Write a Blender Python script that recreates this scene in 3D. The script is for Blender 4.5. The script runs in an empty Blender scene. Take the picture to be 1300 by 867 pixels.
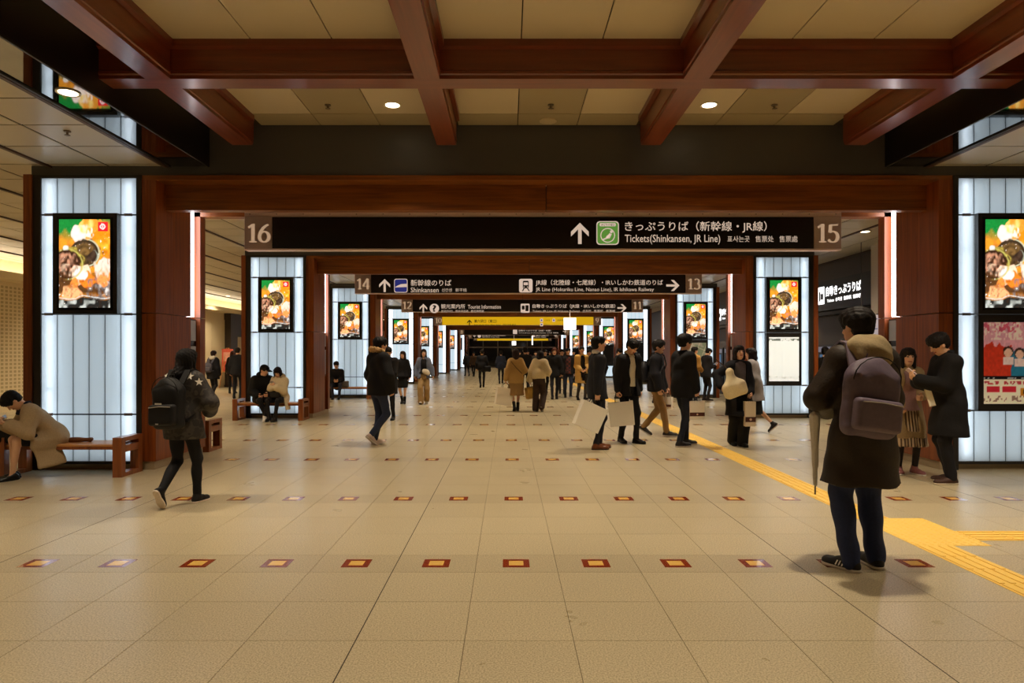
import bpy, bmesh, math, random
import numpy as np
from mathutils import Vector, Matrix
random.seed(7); RNG = np.random.default_rng(11)
SC = bpy.context.scene
COL = SC.collection
R = math.radians
# ---------------------------------------------------------------- camera
FPX, VPX, VPY, CAMX, CAMZ = 867.0, 645.0, 450.0, -0.51, 1.5
cam_d = bpy.data.cameras.new('camera'); cam = bpy.data.objects.new('camera', cam_d); COL.objects.link(cam)
cam_d.sensor_width = 36.0; cam_d.lens = 36.0*FPX/1300
cam_d.shift_x = (650-VPX)/1300; cam_d.shift_y = (VPY-433.5)/1300
cam_d.clip_end = 300
cam.location = (CAMX, 0, CAMZ); cam.rotation_euler = (R(90), 0, 0)
SC.camera = cam
# ---------------------------------------------------------------- world, exposure
w = bpy.data.worlds.new('world'); SC.world = w; w.use_nodes = True
w.node_tree.nodes['Background'].inputs[0].default_value = (0.9, 0.72, 0.48, 1)
w.node_tree.nodes['Background'].inputs[1].default_value = 0.10
SC.view_settings.view_transform = 'Standard'; SC.view_settings.look = 'None'
SC.view_settings.gamma = 1.0; SC.view_settings.use_curve_mapping = False
SC.view_settings.exposure = 0.0
SC.cycles.use_denoising = True; SC.cycles.seed = 5
SC.cycles.max_bounces = 8; SC.cycles.diffuse_bounces = 4; SC.cycles.glossy_bounces = 3
SC.cycles.transmission_bounces = 4; SC.cycles.sample_clamp_indirect = 4.0
SC.cycles.caustics_reflective = False; SC.cycles.caustics_refractive = False
WARM = (1.0, 0.84, 0.62); WARM2 = (1.0, 0.83, 0.60)
DOWN_POWER = 430.0; AISLE_POWER = 400.0

def lin(r, g=None, b=None):
    if g is None: r, g, b = r
    f = lambda c: (c/255/12.92) if c/255 <= 0.04045 else ((c/255+0.055)/1.055)**2.4
    return (f(r), f(g), f(b))
def PX(x, y, Y):            # a point of the photograph at depth Y -> place in the hall
    return Vector(((x-VPX)*Y/FPX+CAMX, Y, CAMZ-(y-VPY)*Y/FPX))
# ---------------------------------------------------------------- tagging helpers
def tag(o, label=None, cat=None, group=None, kind=None):
    if label: o['label'] = label
    if cat: o['category'] = cat
    if group: o['group'] = group
    if kind: o['kind'] = kind
    return o
def empty(name, loc=(0, 0, 0), rz=0, label=None, cat=None, group=None):
    o = bpy.data.objects.new(name, None); COL.objects.link(o)
    o.empty_display_size = 0.1
    o.location = loc; o.rotation_euler = (0, 0, rz)
    return tag(o, label, cat, group)
def link(name, mesh, parent=None, loc=(0, 0, 0), rot=(0, 0, 0), scale=None):
    o = bpy.data.objects.new(name, mesh); COL.objects.link(o)
    o.location = loc; o.rotation_euler = rot
    if scale: o.scale = scale
    if parent: o.parent = parent
    return o
# ---------------------------------------------------------------- materials
MATS = {}
def newmat(name):
    m = bpy.data.materials.new(name); m.use_nodes = True
    nt = m.node_tree; b = nt.nodes['Principled BSDF']
    MATS[name] = m
    return m, nt, b
def N(nt, t, **kw):
    n = nt.nodes.new(t)
    for k, v in kw.items():
        if k.startswith('i_'): n.inputs[k[2:].replace('_', ' ')].default_value = v
        else: setattr(n, k, v)
    return n
def plain(name, col, rough=0.5, metal=0.0, coat=0.0, noise=0.12, nscale=30, bump=0.0, spec=0.5, sheen=0.0):
    """colour with a fine procedural grain"""
    if name in MATS: return MATS[name]
    m, nt, b = newmat(name)
    tc = N(nt, 'ShaderNodeTexCoord'); nz = N(nt, 'ShaderNodeTexNoise'); nz.inputs['Scale'].default_value = nscale
    nz.inputs['Detail'].default_value = 4
    nt.links.new(tc.outputs['Object'], nz.inputs['Vector'])
    mix = N(nt, 'ShaderNodeMix', data_type='RGBA')
    c = lin(col) if max(col) > 1.001 else col
    mix.inputs[6].default_value = (*[v*(1-noise) for v in c], 1); mix.inputs[7].default_value = (*[min(1, v*(1+noise)) for v in c], 1)
    nt.links.new(nz.outputs[0], mix.inputs[0]); nt.links.new(mix.outputs[2], b.inputs['Base Color'])
    b.inputs['Roughness'].default_value = rough; b.inputs['Metallic'].default_value = metal
    b.inputs['Coat Weight'].default_value = coat; b.inputs['Specular IOR Level'].default_value = spec
    b.inputs['Sheen Weight'].default_value = sheen
    if bump:
        bp = N(nt, 'ShaderNodeBump'); bp.inputs['Strength'].default_value = bump; bp.inputs['Distance'].default_value = 0.01
        nt.links.new(nz.outputs[0], bp.inputs['Height']); nt.links.new(bp.outputs[0], b.inputs['Normal'])
    return m
def emit(name, col, strength):
    if name in MATS: return MATS[name]
    m, nt, b = newmat(name); c = lin(col) if max(col) > 1.001 else col
    b.inputs['Base Color'].default_value = (*[v*0.5 for v in c], 1)
    b.inputs['Emission Color'].default_value = (*c, 1); b.inputs['Emission Strength'].default_value = strength
    b.inputs['Roughness'].default_value = 0.4
    return m
def wood(name, c1, c2, axis='X', rough=0.32, coat=0.25, sc=1.0):
    m, nt, b = newmat(name)
    tc = N(nt, 'ShaderNodeTexCoord'); mp = N(nt, 'ShaderNodeMapping')
    s = {'X': (0.9, 14, 14), 'Y': (14, 0.9, 14), 'Z': (14, 14, 0.9)}[axis]
    mp.inputs['Scale'].default_value = tuple(v*sc for v in s)
    nt.links.new(tc.outputs['Object'], mp.inputs['Vector'])
    oi = N(nt, 'ShaderNodeObjectInfo')
    ad = N(nt, 'ShaderNodeVectorMath', operation='ADD'); mu = N(nt, 'ShaderNodeMath', operation='MULTIPLY'); mu.inputs[1].default_value = 31.0
    nt.links.new(oi.outputs['Random'], mu.inputs[0]); nt.links.new(mp.outputs[0], ad.inputs[0]); nt.links.new(mu.outputs[0], ad.inputs[1])
    n1 = N(nt, 'ShaderNodeTexNoise'); n1.inputs['Scale'].default_value = 1.3; n1.inputs['Detail'].default_value = 7; n1.inputs['Distortion'].default_value = 0.7
    nt.links.new(ad.outputs[0], n1.inputs['Vector'])
    cr = N(nt, 'ShaderNodeValToRGB'); cr.color_ramp.elements[0].position = 0.3; cr.color_ramp.elements[1].position = 0.72
    cr.color_ramp.elements[0].color = (*lin(c1), 1); cr.color_ramp.elements[1].color = (*lin(c2), 1)
    nt.links.new(n1.outputs[0], cr.inputs[0]); nt.links.new(cr.outputs[0], b.inputs['Base Color'])
    b.inputs['Roughness'].default_value = rough; b.inputs['Coat Weight'].default_value = coat; b.inputs['Coat Roughness'].default_value = 0.15
    return m
# wood tones
wood('wood_x', (106, 54, 12), (152, 86, 24), 'X', 0.4, 0.08); wood('wood_z', (112, 50, 14), (156, 80, 25), 'Z', 0.4, 0.08)
wood('beam_x', (106, 44, 20), (128, 58, 28), 'X', 0.28, 0.3); wood('beam_y', (106, 44, 20), (128, 58, 28), 'Y', 0.28, 0.3)
wood('bench_wood', (116, 58, 22), (158, 88, 38), 'Z', 0.35, 0.2); wood('bench_seat', (176, 112, 54), (206, 146, 82), 'X', 0.35, 0.2)
plain('steel_dark', (52, 48, 45), 0.45, 0.35, noise=0.06); plain('fascia_dark', (80, 77, 76), 0.45, 0.0, noise=0.05, nscale=3)
plain('black_gloss', (10, 9, 8), 0.04, 0.0, noise=0.0, spec=0.9, coat=1.0); plain('black_fascia', (22, 17, 15), 0.35, noise=0.05)
plain('trim_metal', (150, 140, 125), 0.3, 0.9, noise=0.05); plain('joint_dark', (52, 40, 26), 0.8); plain('grout', (112, 97, 72), 0.8); plain('joint_black', (18, 14, 11), 0.8); plain('rib_brown', (70, 42, 24), 0.5)
plain('stone_base', (168, 150, 122), 0.4, noise=0.15, nscale=60); plain('clip_metal', (120, 108, 100), 0.35, 0.7)
plain('bar_dark', (38, 40, 46), 0.5); plain('screen_frame', (46, 42, 40), 0.35, 0.3); plain('screen_bezel', (12, 12, 12), 0.25)
plain('sign_black', (26, 23, 21), 0.32, noise=0.05); plain('sign_metal', (230, 206, 196), 0.45, 0.15, noise=0.05); plain('plate_grey', (186, 166, 154), 0.45, 0.1, noise=0.05)
emit('sign_yellow', (232, 182, 20), 0.7); emit('letter', (236, 212, 190), 0.62); plain('letter_dark', (40, 34, 24), 0.5, noise=0.0)
emit('icon_green', (104, 160, 66), 0.6); emit('icon_blue', (44, 52, 130), 0.6); emit('icon_white', (238, 214, 196), 0.65); emit('gold_digit', (222, 186, 150), 0.5)
emit('lit_white', (255, 252, 246), 1.6); emit('lit_letters', (255, 252, 250), 2.2)
emit('lamp_lens', (255, 236, 200), 9.0); emit('led', (255, 248, 250), 11.0); emit('cove', (255, 240, 212), 6.0)
emit('tube', (240, 247, 255), 15.0); emit('backboard', (226, 238, 244), 0.85); emit('pane_far', (214, 234, 246), 0.9); emit('pane_far_edge', (236, 246, 255), 1.8)
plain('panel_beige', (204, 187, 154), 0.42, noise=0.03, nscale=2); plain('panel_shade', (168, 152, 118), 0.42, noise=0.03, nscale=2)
plain('panel_aisle', (196, 184, 156), 0.35, noise=0.03, nscale=2); plain('cream_wall', (226, 208, 168), 0.6, noise=0.03, nscale=4)
plain('dark_wall', (70, 60, 52), 0.5, noise=0.06, nscale=4); plain('grey_pillar', (170, 160, 148), 0.4)
plain('inlay_red', (134, 50, 24), 0.18, noise=0.12, coat=0.4); plain('inlay_gold', (234, 190, 100), 0.18, noise=0.12, coat=0.4)
plain('tactile', (246, 204, 96), 0.5, noise=0.08, nscale=40)
def tile_mat(name, ca, cb, tint):
    m, nt, b = newmat(name)
    tc = N(nt, 'ShaderNodeNewGeometry'); n1 = N(nt, 'ShaderNodeTexNoise'); n1.inputs['Scale'].default_value = 110; n1.inputs['Detail'].default_value = 2; n1.inputs['Roughness'].default_value = 0.5
    nt.links.new(tc.outputs['Position'], n1.inputs['Vector'])
    cr = N(nt, 'ShaderNodeValToRGB'); cr.color_ramp.elements[0].position = 0.36; cr.color_ramp.elements[1].position = 0.6
    cr.color_ramp.elements[0].color = (*lin(ca), 1); cr.color_ramp.elements[1].color = (*lin(cb), 1)
    nt.links.new(n1.outputs[0], cr.inputs[0])
    wn = N(nt, 'ShaderNodeTexWhiteNoise', noise_dimensions='2D')      # one tone per tile
    sn = N(nt, 'ShaderNodeVectorMath', operation='SNAP'); sn.inputs[1].default_value = (0.572, 0.29, 1)
    ofs = N(nt, 'ShaderNodeVectorMath', operation='ADD'); ofs.inputs[1].default_value = (1.31, 0.01, 0)
    nt.links.new(tc.outputs['Position'], ofs.inputs[0]); nt.links.new(ofs.outputs[0], sn.inputs[0]); 
    oi = N(nt, 'ShaderNodeObjectInfo'); 
    mr = N(nt, 'ShaderNodeMapRange'); mr.inputs[3].default_value = 1-tint; mr.inputs[4].default_value = 1+tint
    nt.links.new(oi.outputs['Random'], mr.inputs[0])
    hs = N(nt, 'ShaderNodeHueSaturation'); nt.links.new(mr.outputs[0], hs.inputs['Value']); nt.links.new(cr.outputs[0], hs.inputs['Color'])
    nt.links.new(hs.outputs[0], b.inputs['Base Color'])
    n2 = N(nt, 'ShaderNodeTexNoise'); n2.inputs['Scale'].default_value = 2.2; n2.inputs['Detail'].default_value = 3; nt.links.new(tc.outputs['Position'], n2.inputs['Vector'])
    m2 = N(nt, 'ShaderNodeMapRange'); m2.inputs[3].default_value = 0.24; m2.inputs[4].default_value = 0.36; nt.links.new(n2.outputs[0], m2.inputs[0])
    nt.links.new(m2.outputs[0], b.inputs['Roughness']); b.inputs['Specular IOR Level'].default_value = 0.4
    return m
tile_mat('tile', (160, 146, 116), (204, 189, 155), 0.03); tile_mat('tile_strip', (150, 137, 108), (196, 181, 149), 0.025)
def pane_mat():
    m, nt, b = newmat('pane'); out = nt.nodes['Material Output']
    tr = N(nt, 'ShaderNodeBsdfTranslucent'); tr.inputs[0].default_value = (0.90, 0.93, 0.95, 1)
    b.inputs['Base Color'].default_value = (0.55, 0.62, 0.66, 1); b.inputs['Roughness'].default_value = 0.25
    mx = N(nt, 'ShaderNodeMixShader'); mx.inputs[0].default_value = 0.75
    nt.links.new(b.outputs[0], mx.inputs[1]); nt.links.new(tr.outputs[0], mx.inputs[2]); nt.links.new(mx.outputs[0], out.inputs[0])
pane_mat()
def attr_mat(name, rough=0.5, emission=0.0, sss=False):
    m, nt, b = newmat(name); a = N(nt, 'ShaderNodeVertexColor'); a.layer_name = 'col'
    nt.links.new(a.outputs[0], b.inputs['Base Color']); b.inputs['Roughness'].default_value = rough
    if emission:
        nt.links.new(a.outputs[0], b.inputs['Emission Color']); b.inputs['Emission Strength'].default_value = emission
    return m
attr_mat('skin', 0.5); attr_mat('picture_lit', 0.25, 1.35); attr_mat('picture_print', 0.35, 0.22); attr_mat('picture_sheet', 0.35, 0.72)
def glass_dark():
    m, nt, b = newmat('night_glass'); b.inputs['Base Color'].default_value = (0.012, 0.014, 0.014, 1); b.inputs['Roughness'].default_value = 0.08
glass_dark()
# ---------------------------------------------------------------- mesh helpers
class MB:
    """collects shapes into ONE mesh"""
    def __init__(s): s.v = []; s.f = []; s.m = []
    def quads(s, vs, fs, mi=0):
        o = len(s.v); s.v += [tuple(p) for p in vs]; s.f += [tuple(i+o for i in f) for f in fs]; s.m += [mi]*len(fs); return s
    def box(s, x0, x1, y0, y1, z0, z1, mi=0):
        x0, x1 = min(x0, x1), max(x0, x1)
        return s.quads([(x0,y0,z0),(x1,y0,z0),(x1,y1,z0),(x0,y1,z0),(x0,y0,z1),(x1,y0,z1),(x1,y1,z1),(x0,y1,z1)],
                       [(0,3,2,1),(4,5,6,7),(0,1,5,4),(1,2,6,5),(2,3,7,6),(3,0,4,7)], mi)
    def tube(s, pts, r, n=8, mi=0, r2=None):
        pts = [Vector(p) for p in pts]; k = len(pts); vs = []; fs = []
        for i, p in enumerate(pts):
            d = (pts[min(i+1, k-1)]-pts[max(i-1, 0)]).normalized()
            a = d.orthogonal().normalized() if i == 0 else (a-d*a.dot(d)).normalized()
            b = d.cross(a); rr = r if r2 is None else r+(r2-r)*i/(k-1)
            vs += [p+(a*math.cos(t*2*math.pi/n)+b*math.sin(t*2*math.pi/n))*rr for t in range(n)]
        for i in range(k-1):
            for t in range(n): fs.append((i*n+t, i*n+(t+1) % n, (i+1)*n+(t+1) % n, (i+1)*n+t))
        fs.append(tuple(range(n-1, -1, -1))); fs.append(tuple(range((k-1)*n, k*n)))
        return s.quads(vs, fs, mi)
    def strip(s, pts, w, t, side, mi=0):
        """flat band of width w and thickness t along pts; side = width direction"""
        pts = [Vector(p) for p in pts]; side = Vector(side).normalized(); k = len(pts); vs = []; fs = []
        for i, p in enumerate(pts):
            d = (pts[min(i+1, k-1)]-pts[max(i-1, 0)]).normalized(); n = d.cross(side).normalized()
            for a, b in ((-1,-1),(1,-1),(1,1),(-1,1)): vs.append(p+side*(a*w/2)+n*(b*t/2))
        for i in range(k-1):
            for q in range(4): fs.append((i*4+q, i*4+(q+1) % 4, (i+1)*4+(q+1) % 4, (i+1)*4+q))
        fs.append((3,2,1,0)); fs.append(tuple(range((k-1)*4, k*4)))
        return s.quads(vs, fs, mi)
    def prism(s, poly, y0, y1, mi=0):
        """polygon in XZ pushed along Y"""
        n = len(poly); vs = [(p[0], y0, p[1]) for p in poly]+[(p[0], y1, p[1]) for p in poly]
        fs = [tuple(range(n)), tuple(range(2*n-1, n-1, -1))]+[((i+1) % n, i, i+n, (i+1) % n+n) for i in range(n)]
        return s.quads(vs, fs, mi)
    def disc(s, c, r, n=20, z0=0, z1=0.01, mi=0):
        vs = [(c[0]+r*math.cos(2*math.pi*i/n), c[1]+r*math.sin(2*math.pi*i/n), z) for z in (z0, z1) for i in range(n)]
        return s.quads(vs, [tuple(range(n-1, -1, -1)), tuple(range(n, 2*n))]+[(i, (i+1) % n, (i+1) % n+n, i+n) for i in range(n)], mi)
    def mesh(s, name, mats, smooth=False):
        me = bpy.data.meshes.new(name); me.from_pydata(s.v, [], s.f)
        for mm in ([mats] if isinstance(mats, str) else mats): me.materials.append(MATS[mm])
        if not isinstance(mats, str): me.polygons.foreach_set('material_index', s.m)
        if smooth: me.polygons.foreach_set('use_smooth', [True]*len(me.polygons))
        me.update(); return me
    def build(s, name, mats, parent=None, loc=(0,0,0), rot=(0,0,0), smooth=False):
        return link(name, s.mesh(name, mats, smooth), parent, loc, rot)
def npmesh(name, V, F, mat, col=None, smooth=True):
    me = bpy.data.meshes.new(name); n, q = len(V), len(F)
    me.vertices.add(n); me.vertices.foreach_set('co', np.ascontiguousarray(V, np.float32).ravel())
    me.loops.add(q*4); me.loops.foreach_set('vertex_index', np.ascontiguousarray(F, np.int32).ravel())
    me.polygons.add(q); me.polygons.foreach_set('loop_start', np.arange(0, q*4, 4, dtype=np.int32))
    if smooth: me.polygons.foreach_set('use_smooth', np.ones(q, bool))
    me.materials.append(MATS[mat] if isinstance(mat, str) else mat)
    me.update(calc_edges=True)
    if col is not None:
        a = me.color_attributes.new('col', 'FLOAT_COLOR', 'POINT')
        a.data.foreach_set('color', np.concatenate([col, np.ones((n, 1))], 1).astype(np.float32).ravel())
    return me
def box(name, mat, x0, x1, y0, y1, z0, z1, parent=None):
    return MB().box(x0, x1, y0, y1, z0, z1).build(name, mat, parent)
# lettering: collected, then turned into meshes in one go at the end
TEXTS = []
def text(body, parent, mat, x0, x1, z0, z1, y, bold=0.0, name='lettering', rot=(R(90), 0, 0), loc=None, depth=0.004):
    cu = bpy.data.curves.new('t', 'FONT'); cu.body = body; cu.size = 1.0; cu.offset = bold; cu.resolution_u = 2; cu.extrude = 0
    ob = bpy.data.objects.new('t', cu); COL.objects.link(ob)
    TEXTS.append((ob, parent, mat, x0, x1, z0, z1, y, name, rot, loc))
def flush_texts():
    bpy.context.view_layer.update(); dg = bpy.context.evaluated_depsgraph_get()
    res = [bpy.data.meshes.new_from_object(t[0].evaluated_get(dg)) for t in TEXTS]
    for t, me in zip(TEXTS, res):
        ob, parent, mat, x0, x1, z0, z1, y, name, rot, loc = t
        co = np.empty(len(me.vertices)*3, np.float32); me.vertices.foreach_get('co', co); co = co.reshape(-1, 3)
        if len(co):
            lo, hi = co.min(0), co.max(0)
            u = (co[:, 0]-lo[0])/max(hi[0]-lo[0], 1e-6); v = (co[:, 1]-lo[1])/max(hi[1]-lo[1], 1e-6)
            if loc is None: out = np.stack([x0+u*(x1-x0), np.full(len(u), y), z0+v*(z1-z0)], 1)
            else: out = np.stack([x0+u*(x1-x0), z0+v*(z1-z0), np.zeros(len(u))], 1)
            me.vertices.foreach_set('co', out.astype(np.float32).ravel())
        me.materials.clear(); me.materials.append(MATS[mat]); me.update()
        cu = ob.data; bpy.data.objects.remove(ob); bpy.data.curves.remove(cu)
        o = link(name, me, parent)
        if loc is not None: o.location = loc; o.rotation_euler = rot
    TEXTS.clear()
# ================================================================ lamps of the hall
LAMPS = []
for Y in (-3.2, 0.4, 4.9, 8.15, 11.6, 14.9, 19.0, 22.4, 27.0, 30.6, 33.4, 37.6, 42.2, 47.0, 51.2, 57, 62.8, 69, 73.4): LAMPS += [(-1.89, Y, 4.48), (1.89, Y, 4.48)]  # pairs just before the deepest portals are unseen, added to brighten the piers
for Y in (3.6, 12.6, 19.5, 27, 36, 48): LAMPS += [(-9.3, Y, 3.95), (6.6, Y+1.0, 3.95)]
for Y in (13.4, 20.8, 28.5): LAMPS += [(-12.2, Y, 3.95)]
for Y in (6.38, 1.2, 13.3, 20.6): LAMPS += [(-4.62, Y, 3.95), (4.62, Y, 3.95)]
LENS = MB().disc((0, 0), 0.082, 20, -0.004, 0.004).mesh('lens', 'lamp_lens')
ring = MB(); n = 20
for i in range(n):
    a, b = 2*math.pi*i/n, 2*math.pi*(i+1)/n
    P = lambda r, t, z: (r*math.cos(t), r*math.sin(t), z)
    ring.quads([P(.082,a,-.006),P(.105,a,-.010),P(.105,b,-.010),P(.082,b,-.006),P(.082,a,.01),P(.105,a,.01),P(.105,b,.01),P(.082,b,.01)],
               [(0,1,2,3),(1,5,6,2),(0,3,7,4)])
plain('lamp_ring', (226, 214, 190), 0.4); RING = ring.mesh('trim_ring', 'lamp_ring')
LD = bpy.data.lights.new('downlight', 'SPOT'); LD.energy = DOWN_POWER; LD.color = WARM; LD.spot_size = R(96); LD.spot_blend = 0.7; LD.shadow_soft_size = 0.10
LA = bpy.data.lights.new('aisle_downlight', 'SPOT'); LA.energy = AISLE_POWER; LA.color = WARM2; LA.spot_size = R(140); LA.spot_blend = 0.6; LA.shadow_soft_size = 0.10
LS = bpy.data.lights.new('soffit_downlight', 'SPOT'); LS.energy = 260; LS.color = WARM; LS.spot_size = R(92); LS.spot_blend = 0.7; LS.shadow_soft_size = 0.10
for i, (x, y, z) in enumerate(LAMPS):
    central = abs(x) < 3
    side = ('left' if x < 0 else 'right')
    if central and abs(y-8.15) < 0.1: lab = 'round lit downlight in the beige ceiling above the %s half of the first lintel' % side
    elif abs(x) < 5: lab = 'round downlight in the glossy black soffit or the ceiling on the %s side, some far ones added' % side
    elif central: lab = 'round recessed downlight above the %s walkway, %s' % (side, 'in the ceiling bays over the viewer' if y < 8 else 'hidden behind the portal lintels, some far ones added for brightness')
    elif x > 0 and 19 < y < 22: lab = 'lit downlight in the right aisle ceiling above the ticket sign'
    else: lab = 'round recessed downlight in the %s aisle ceiling' % (side if x > -11 else 'outer left')
    e = empty('downlight', (x, y, z), 0, lab, 'downlight', 'recessed ceiling downlights')
    link('lens', LENS, e, (0, 0, -0.004)); link('trim_ring', RING, e)
    lo = bpy.data.objects.new('lamp_light', LD if central else (LS if abs(x) < 5 else LA)); COL.objects.link(lo); lo.parent = e; lo.location = (0, 0, -0.03)
# ================================================================ floor
floor = box('floor', 'grout', -13.6, 8.4, -6, 80, -0.12, -0.004); tag(floor, 'polished beige granite floor of the concourse', 'floor', kind='structure')
rows = [4.906-4.85, 4.906-2.65]; Yr = 4.906; k = 0
while Yr < 78: rows.append(Yr); Yr += 2.2 if k % 2 == 0 else 2.65; k += 1
bands = []
for a, b in zip(rows[:-1], rows[1:]):
    bands.append((a-0.2, a+0.2, True)); n = 3 if b-a < 2.4 else 4
    st = (b-a-0.4)/n
    bands += [(a+0.2+i*st, a+0.2+(i+1)*st, False) for i in range(n)]
cells = []
for (y0, y1, st) in bands:
    for c in range(-22, 18):
        x0 = -1.31+c*0.572; x1 = x0+0.572
        if x1 < -13.5 or x0 > 8.3: continue
        ym = max(y0, 0.4); 
        pxc = (x0+0.286-CAMX)*FPX/ym+VPX; pyc = VPY+CAMZ*FPX/((y0+y1)/2) if y0 > 0.3 else 9999
        vis = (-90 < pxc < 1390) and pyc < 900
        size = FPX*CAMZ/max(y0, .3)-FPX*CAMZ/max(y1, .4)
        cells.append((vis, size, x0, x1, y0, y1, st))
vis = sorted([c for c in cells if c[0]], key=lambda c: -c[1]*FPX/max(c[4], .3)); near = vis[:300]; nearset = set(id(c) for c in near)
tcache = {}
for (v, s_, x0, x1, y0, y1, st) in near:
    key = (round(y1-y0, 3), st)
    if key not in tcache:
        g = 0.0010
        bev = MB(); W, D = x1-x0, y1-y0
        bev.quads([(g,g,-.004),(W-g,g,-.004),(W-g,D-g,-.004),(g,D-g,-.004),(2*g,2*g,0),(W-2*g,2*g,0),(W-2*g,D-2*g,0),(2*g,D-2*g,0)],
                  [(4,5,6,7),(0,1,5,4),(1,2,6,5),(2,3,7,6),(3,0,4,7)])
        tcache[key] = bev.mesh('tile', 'tile_strip' if st else 'tile')
    link('tile', tcache[key], floor, (x0, y0, 0))
for st in (False, True):
    m = MB()
    for c in cells:
        if id(c) in nearset or c[6] != st: continue
        _, _, x0, x1, y0, y1, _ = c; g = 0.0022
        m.quads([(x0+g,y0+g,0),(x1-g,y0+g,0),(x1-g,y1-g,0),(x0+g,y1-g,0)], [(0,1,2,3)])
    tag(m.build('tiles', 'tile_strip' if st else 'tile', floor), kind='stuff')
for k_ in range(-4, 4): box('movement_joint', 'joint_dark', -1.31+k_*2.86-.003, -1.31+k_*2.86+.003, -6, 76, -.003, .0004, floor)
# square inlays
IA = MB().box(-.095,.095,-.093,.093,0,.0012).mesh('inlay', 'inlay_red'); IB = MB().box(-.052,.052,-.052,.052,0.0012,.002).mesh('inlay_center', 'inlay_gold')
far_a, far_b = MB(), MB()
for r in rows[2:]:
    for c in range(-22, 16):
        x = -1.31+c*0.572+0.286
        if x < -7.2 or x > 7.2: continue
        px = (x-CAMX)*FPX/r+VPX
        if any(abs(r-p) < 1.7 and 4.95 < abs(x) < 6.9 for p in (9.6, 16.9, 24.3, 35.4)): continue
        if 2.55 < x < 3.1: continue
        if r < 26 and -40 < px < 1340:
            o = link('inlay', IA, floor, (x, r, 0)); link('inlay_center', IB, o)
        else:
            far_a.box(x-.095,x+.095,r-.093,r+.093,0,.0012); far_b.box(x-.052,x+.052,r-.052,r+.052,.0012,.002)
tag(far_a.build('inlays', 'inlay_red', floor), kind='stuff'); tag(far_b.build('inlay_centers', 'inlay_gold', floor), kind='stuff')
# tactile paving
T1 = MB().box(-.149,.149,-.149,.149,0,.003)
for i in range(4): T1.box(-.1125+i*.075-.017,-.1125+i*.075+.017,-.14,.14,.003,.008)
T1 = T1.mesh('tactile_bar_tile', 'tactile')
T2 = MB().box(-.149,.149,-.149,.149,0,.003)
for i in range(5):
    for j in range(5):
        cx, cy = -.12+i*.06, -.12+j*.06
        T2.quads([(cx-.012,cy-.012,.003),(cx+.012,cy-.012,.003),(cx+.012,cy+.012,.003),(cx-.012,cy+.012,.003),(cx-.006,cy-.006,.008),(cx+.006,cy-.006,.008),(cx+.006,cy+.006,.008),(cx-.006,cy+.006,.008)],
                 [(4,5,6,7),(0,1,5,4),(1,2,6,5),(2,3,7,6),(3,0,4,7)])
T2 = T2.mesh('tactile_dot_tile', 'tactile')
tp = empty('tactile_path', (2.83, 3.4, 0.0), 0, 'yellow tactile guide path running down the right side of the floor', 'tactile paving')
yb = 3.4
for i in range(-20, 130):
    y = 3.4+0.3*i
    dot = 5.2 < y < 6.15
    link('tactile_tile', T2 if dot else T1, tp, (0, 0.3*i, 0))
    if dot: link('tactile_tile', T2, tp, (0.3, 0.3*i, 0))
for i in range(2, 18): link('tactile_tile', T1, tp, (0.3*i, 2.25, 0), (0, 0, R(90)))
# ================================================================ ceiling
ceil = box('ceiling', 'joint_dark', -13.6, 8.4, -6, 80, 4.62, 4.8); tag(ceil, 'coffered ceiling with reddish wooden beams and beige panels', 'ceiling', kind='structure')
box('coffer_backing', 'joint_dark', -4.42, 4.42, -6, 80, 4.5, 4.62, ceil)
PAN = {}
def cpanel(x0, x1, y0, y1, z, mat, g=0.006, nm='panel'):
    key = (round(x1-x0, 3), round(y1-y0, 3), mat)
    if key not in PAN: PAN[key] = MB().box(g, x1-x0-g, g, y1-y0-g, 0, 0.03).mesh('panel', mat)
    return link(nm, PAN[key], ceil, (x0, y0, z))
xs = [-4.40,-3.72]+[-3.72+.0]  # column edges of the coffers
for b in range(-2, 2):
    c = b*2.56+1.28
colE = []
for cx in (-2.56, 0, 2.56): colE += [(cx-1.16, cx-.385), (cx-.385, cx+.385), (cx+.385, cx+1.16)]
colE += [(-4.40, -3.96), (3.96, 4.40)]
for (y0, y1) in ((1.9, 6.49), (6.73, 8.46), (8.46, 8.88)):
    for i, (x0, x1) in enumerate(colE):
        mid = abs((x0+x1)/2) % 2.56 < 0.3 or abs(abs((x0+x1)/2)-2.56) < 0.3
        mt = 'panel_beige' if y0 < 6 else ('panel_shade' if (y0 > 8 or mid) else 'panel_beige')  # strip by the fascia: shade put into a darker beige; middle panels a darker tone
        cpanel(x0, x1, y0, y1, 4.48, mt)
for (y0, y1) in ((-6, 1.66), (9.2, 16.1), (16.4, 23.6), (23.9, 34.7), (35, 43.7), (44, 52.8), (53.1, 64.5), (64.8, 75)):
    cpanel(-4.40, 4.40, y0, y1, 4.48, 'panel_beige')
def beam_profile(w=0.12):
    return [(-w-.045, 4.50), (-w-.045, 4.415), (-w, 4.40), (-w, 4.20), (-w-.012, 4.19), (-w-.012, 4.165), (-w, 4.155), (-w, 4.12), (w, 4.12), (w, 4.155), (w+.012, 4.165), (w+.012, 4.19), (w, 4.20), (w, 4.40), (w+.045, 4.415), (w+.045, 4.50)]
for x in (-3.84, -1.28, 1.28, 3.84):
    m = MB(); pr = beam_profile()
    m.prism([(x+p[0], p[1]) for p in pr][::-1], -6, 8.52)
    # rounded nose where the beam meets the dark fascia
    for i in range(5):
        a0, a1 = R(90*i/5), R(90*(i+1)/5)
        r = 0.10
        for (ya, yb_, za) in ((8.52+r*math.sin(a0), 8.52+r*math.sin(a1), 4.12+r*(1-math.cos((a0+a1)/2))),):
            m.box(x-.12, x+.12, ya, yb_, za, 4.48)
    m.build('beam', 'beam_y', ceil)
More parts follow.
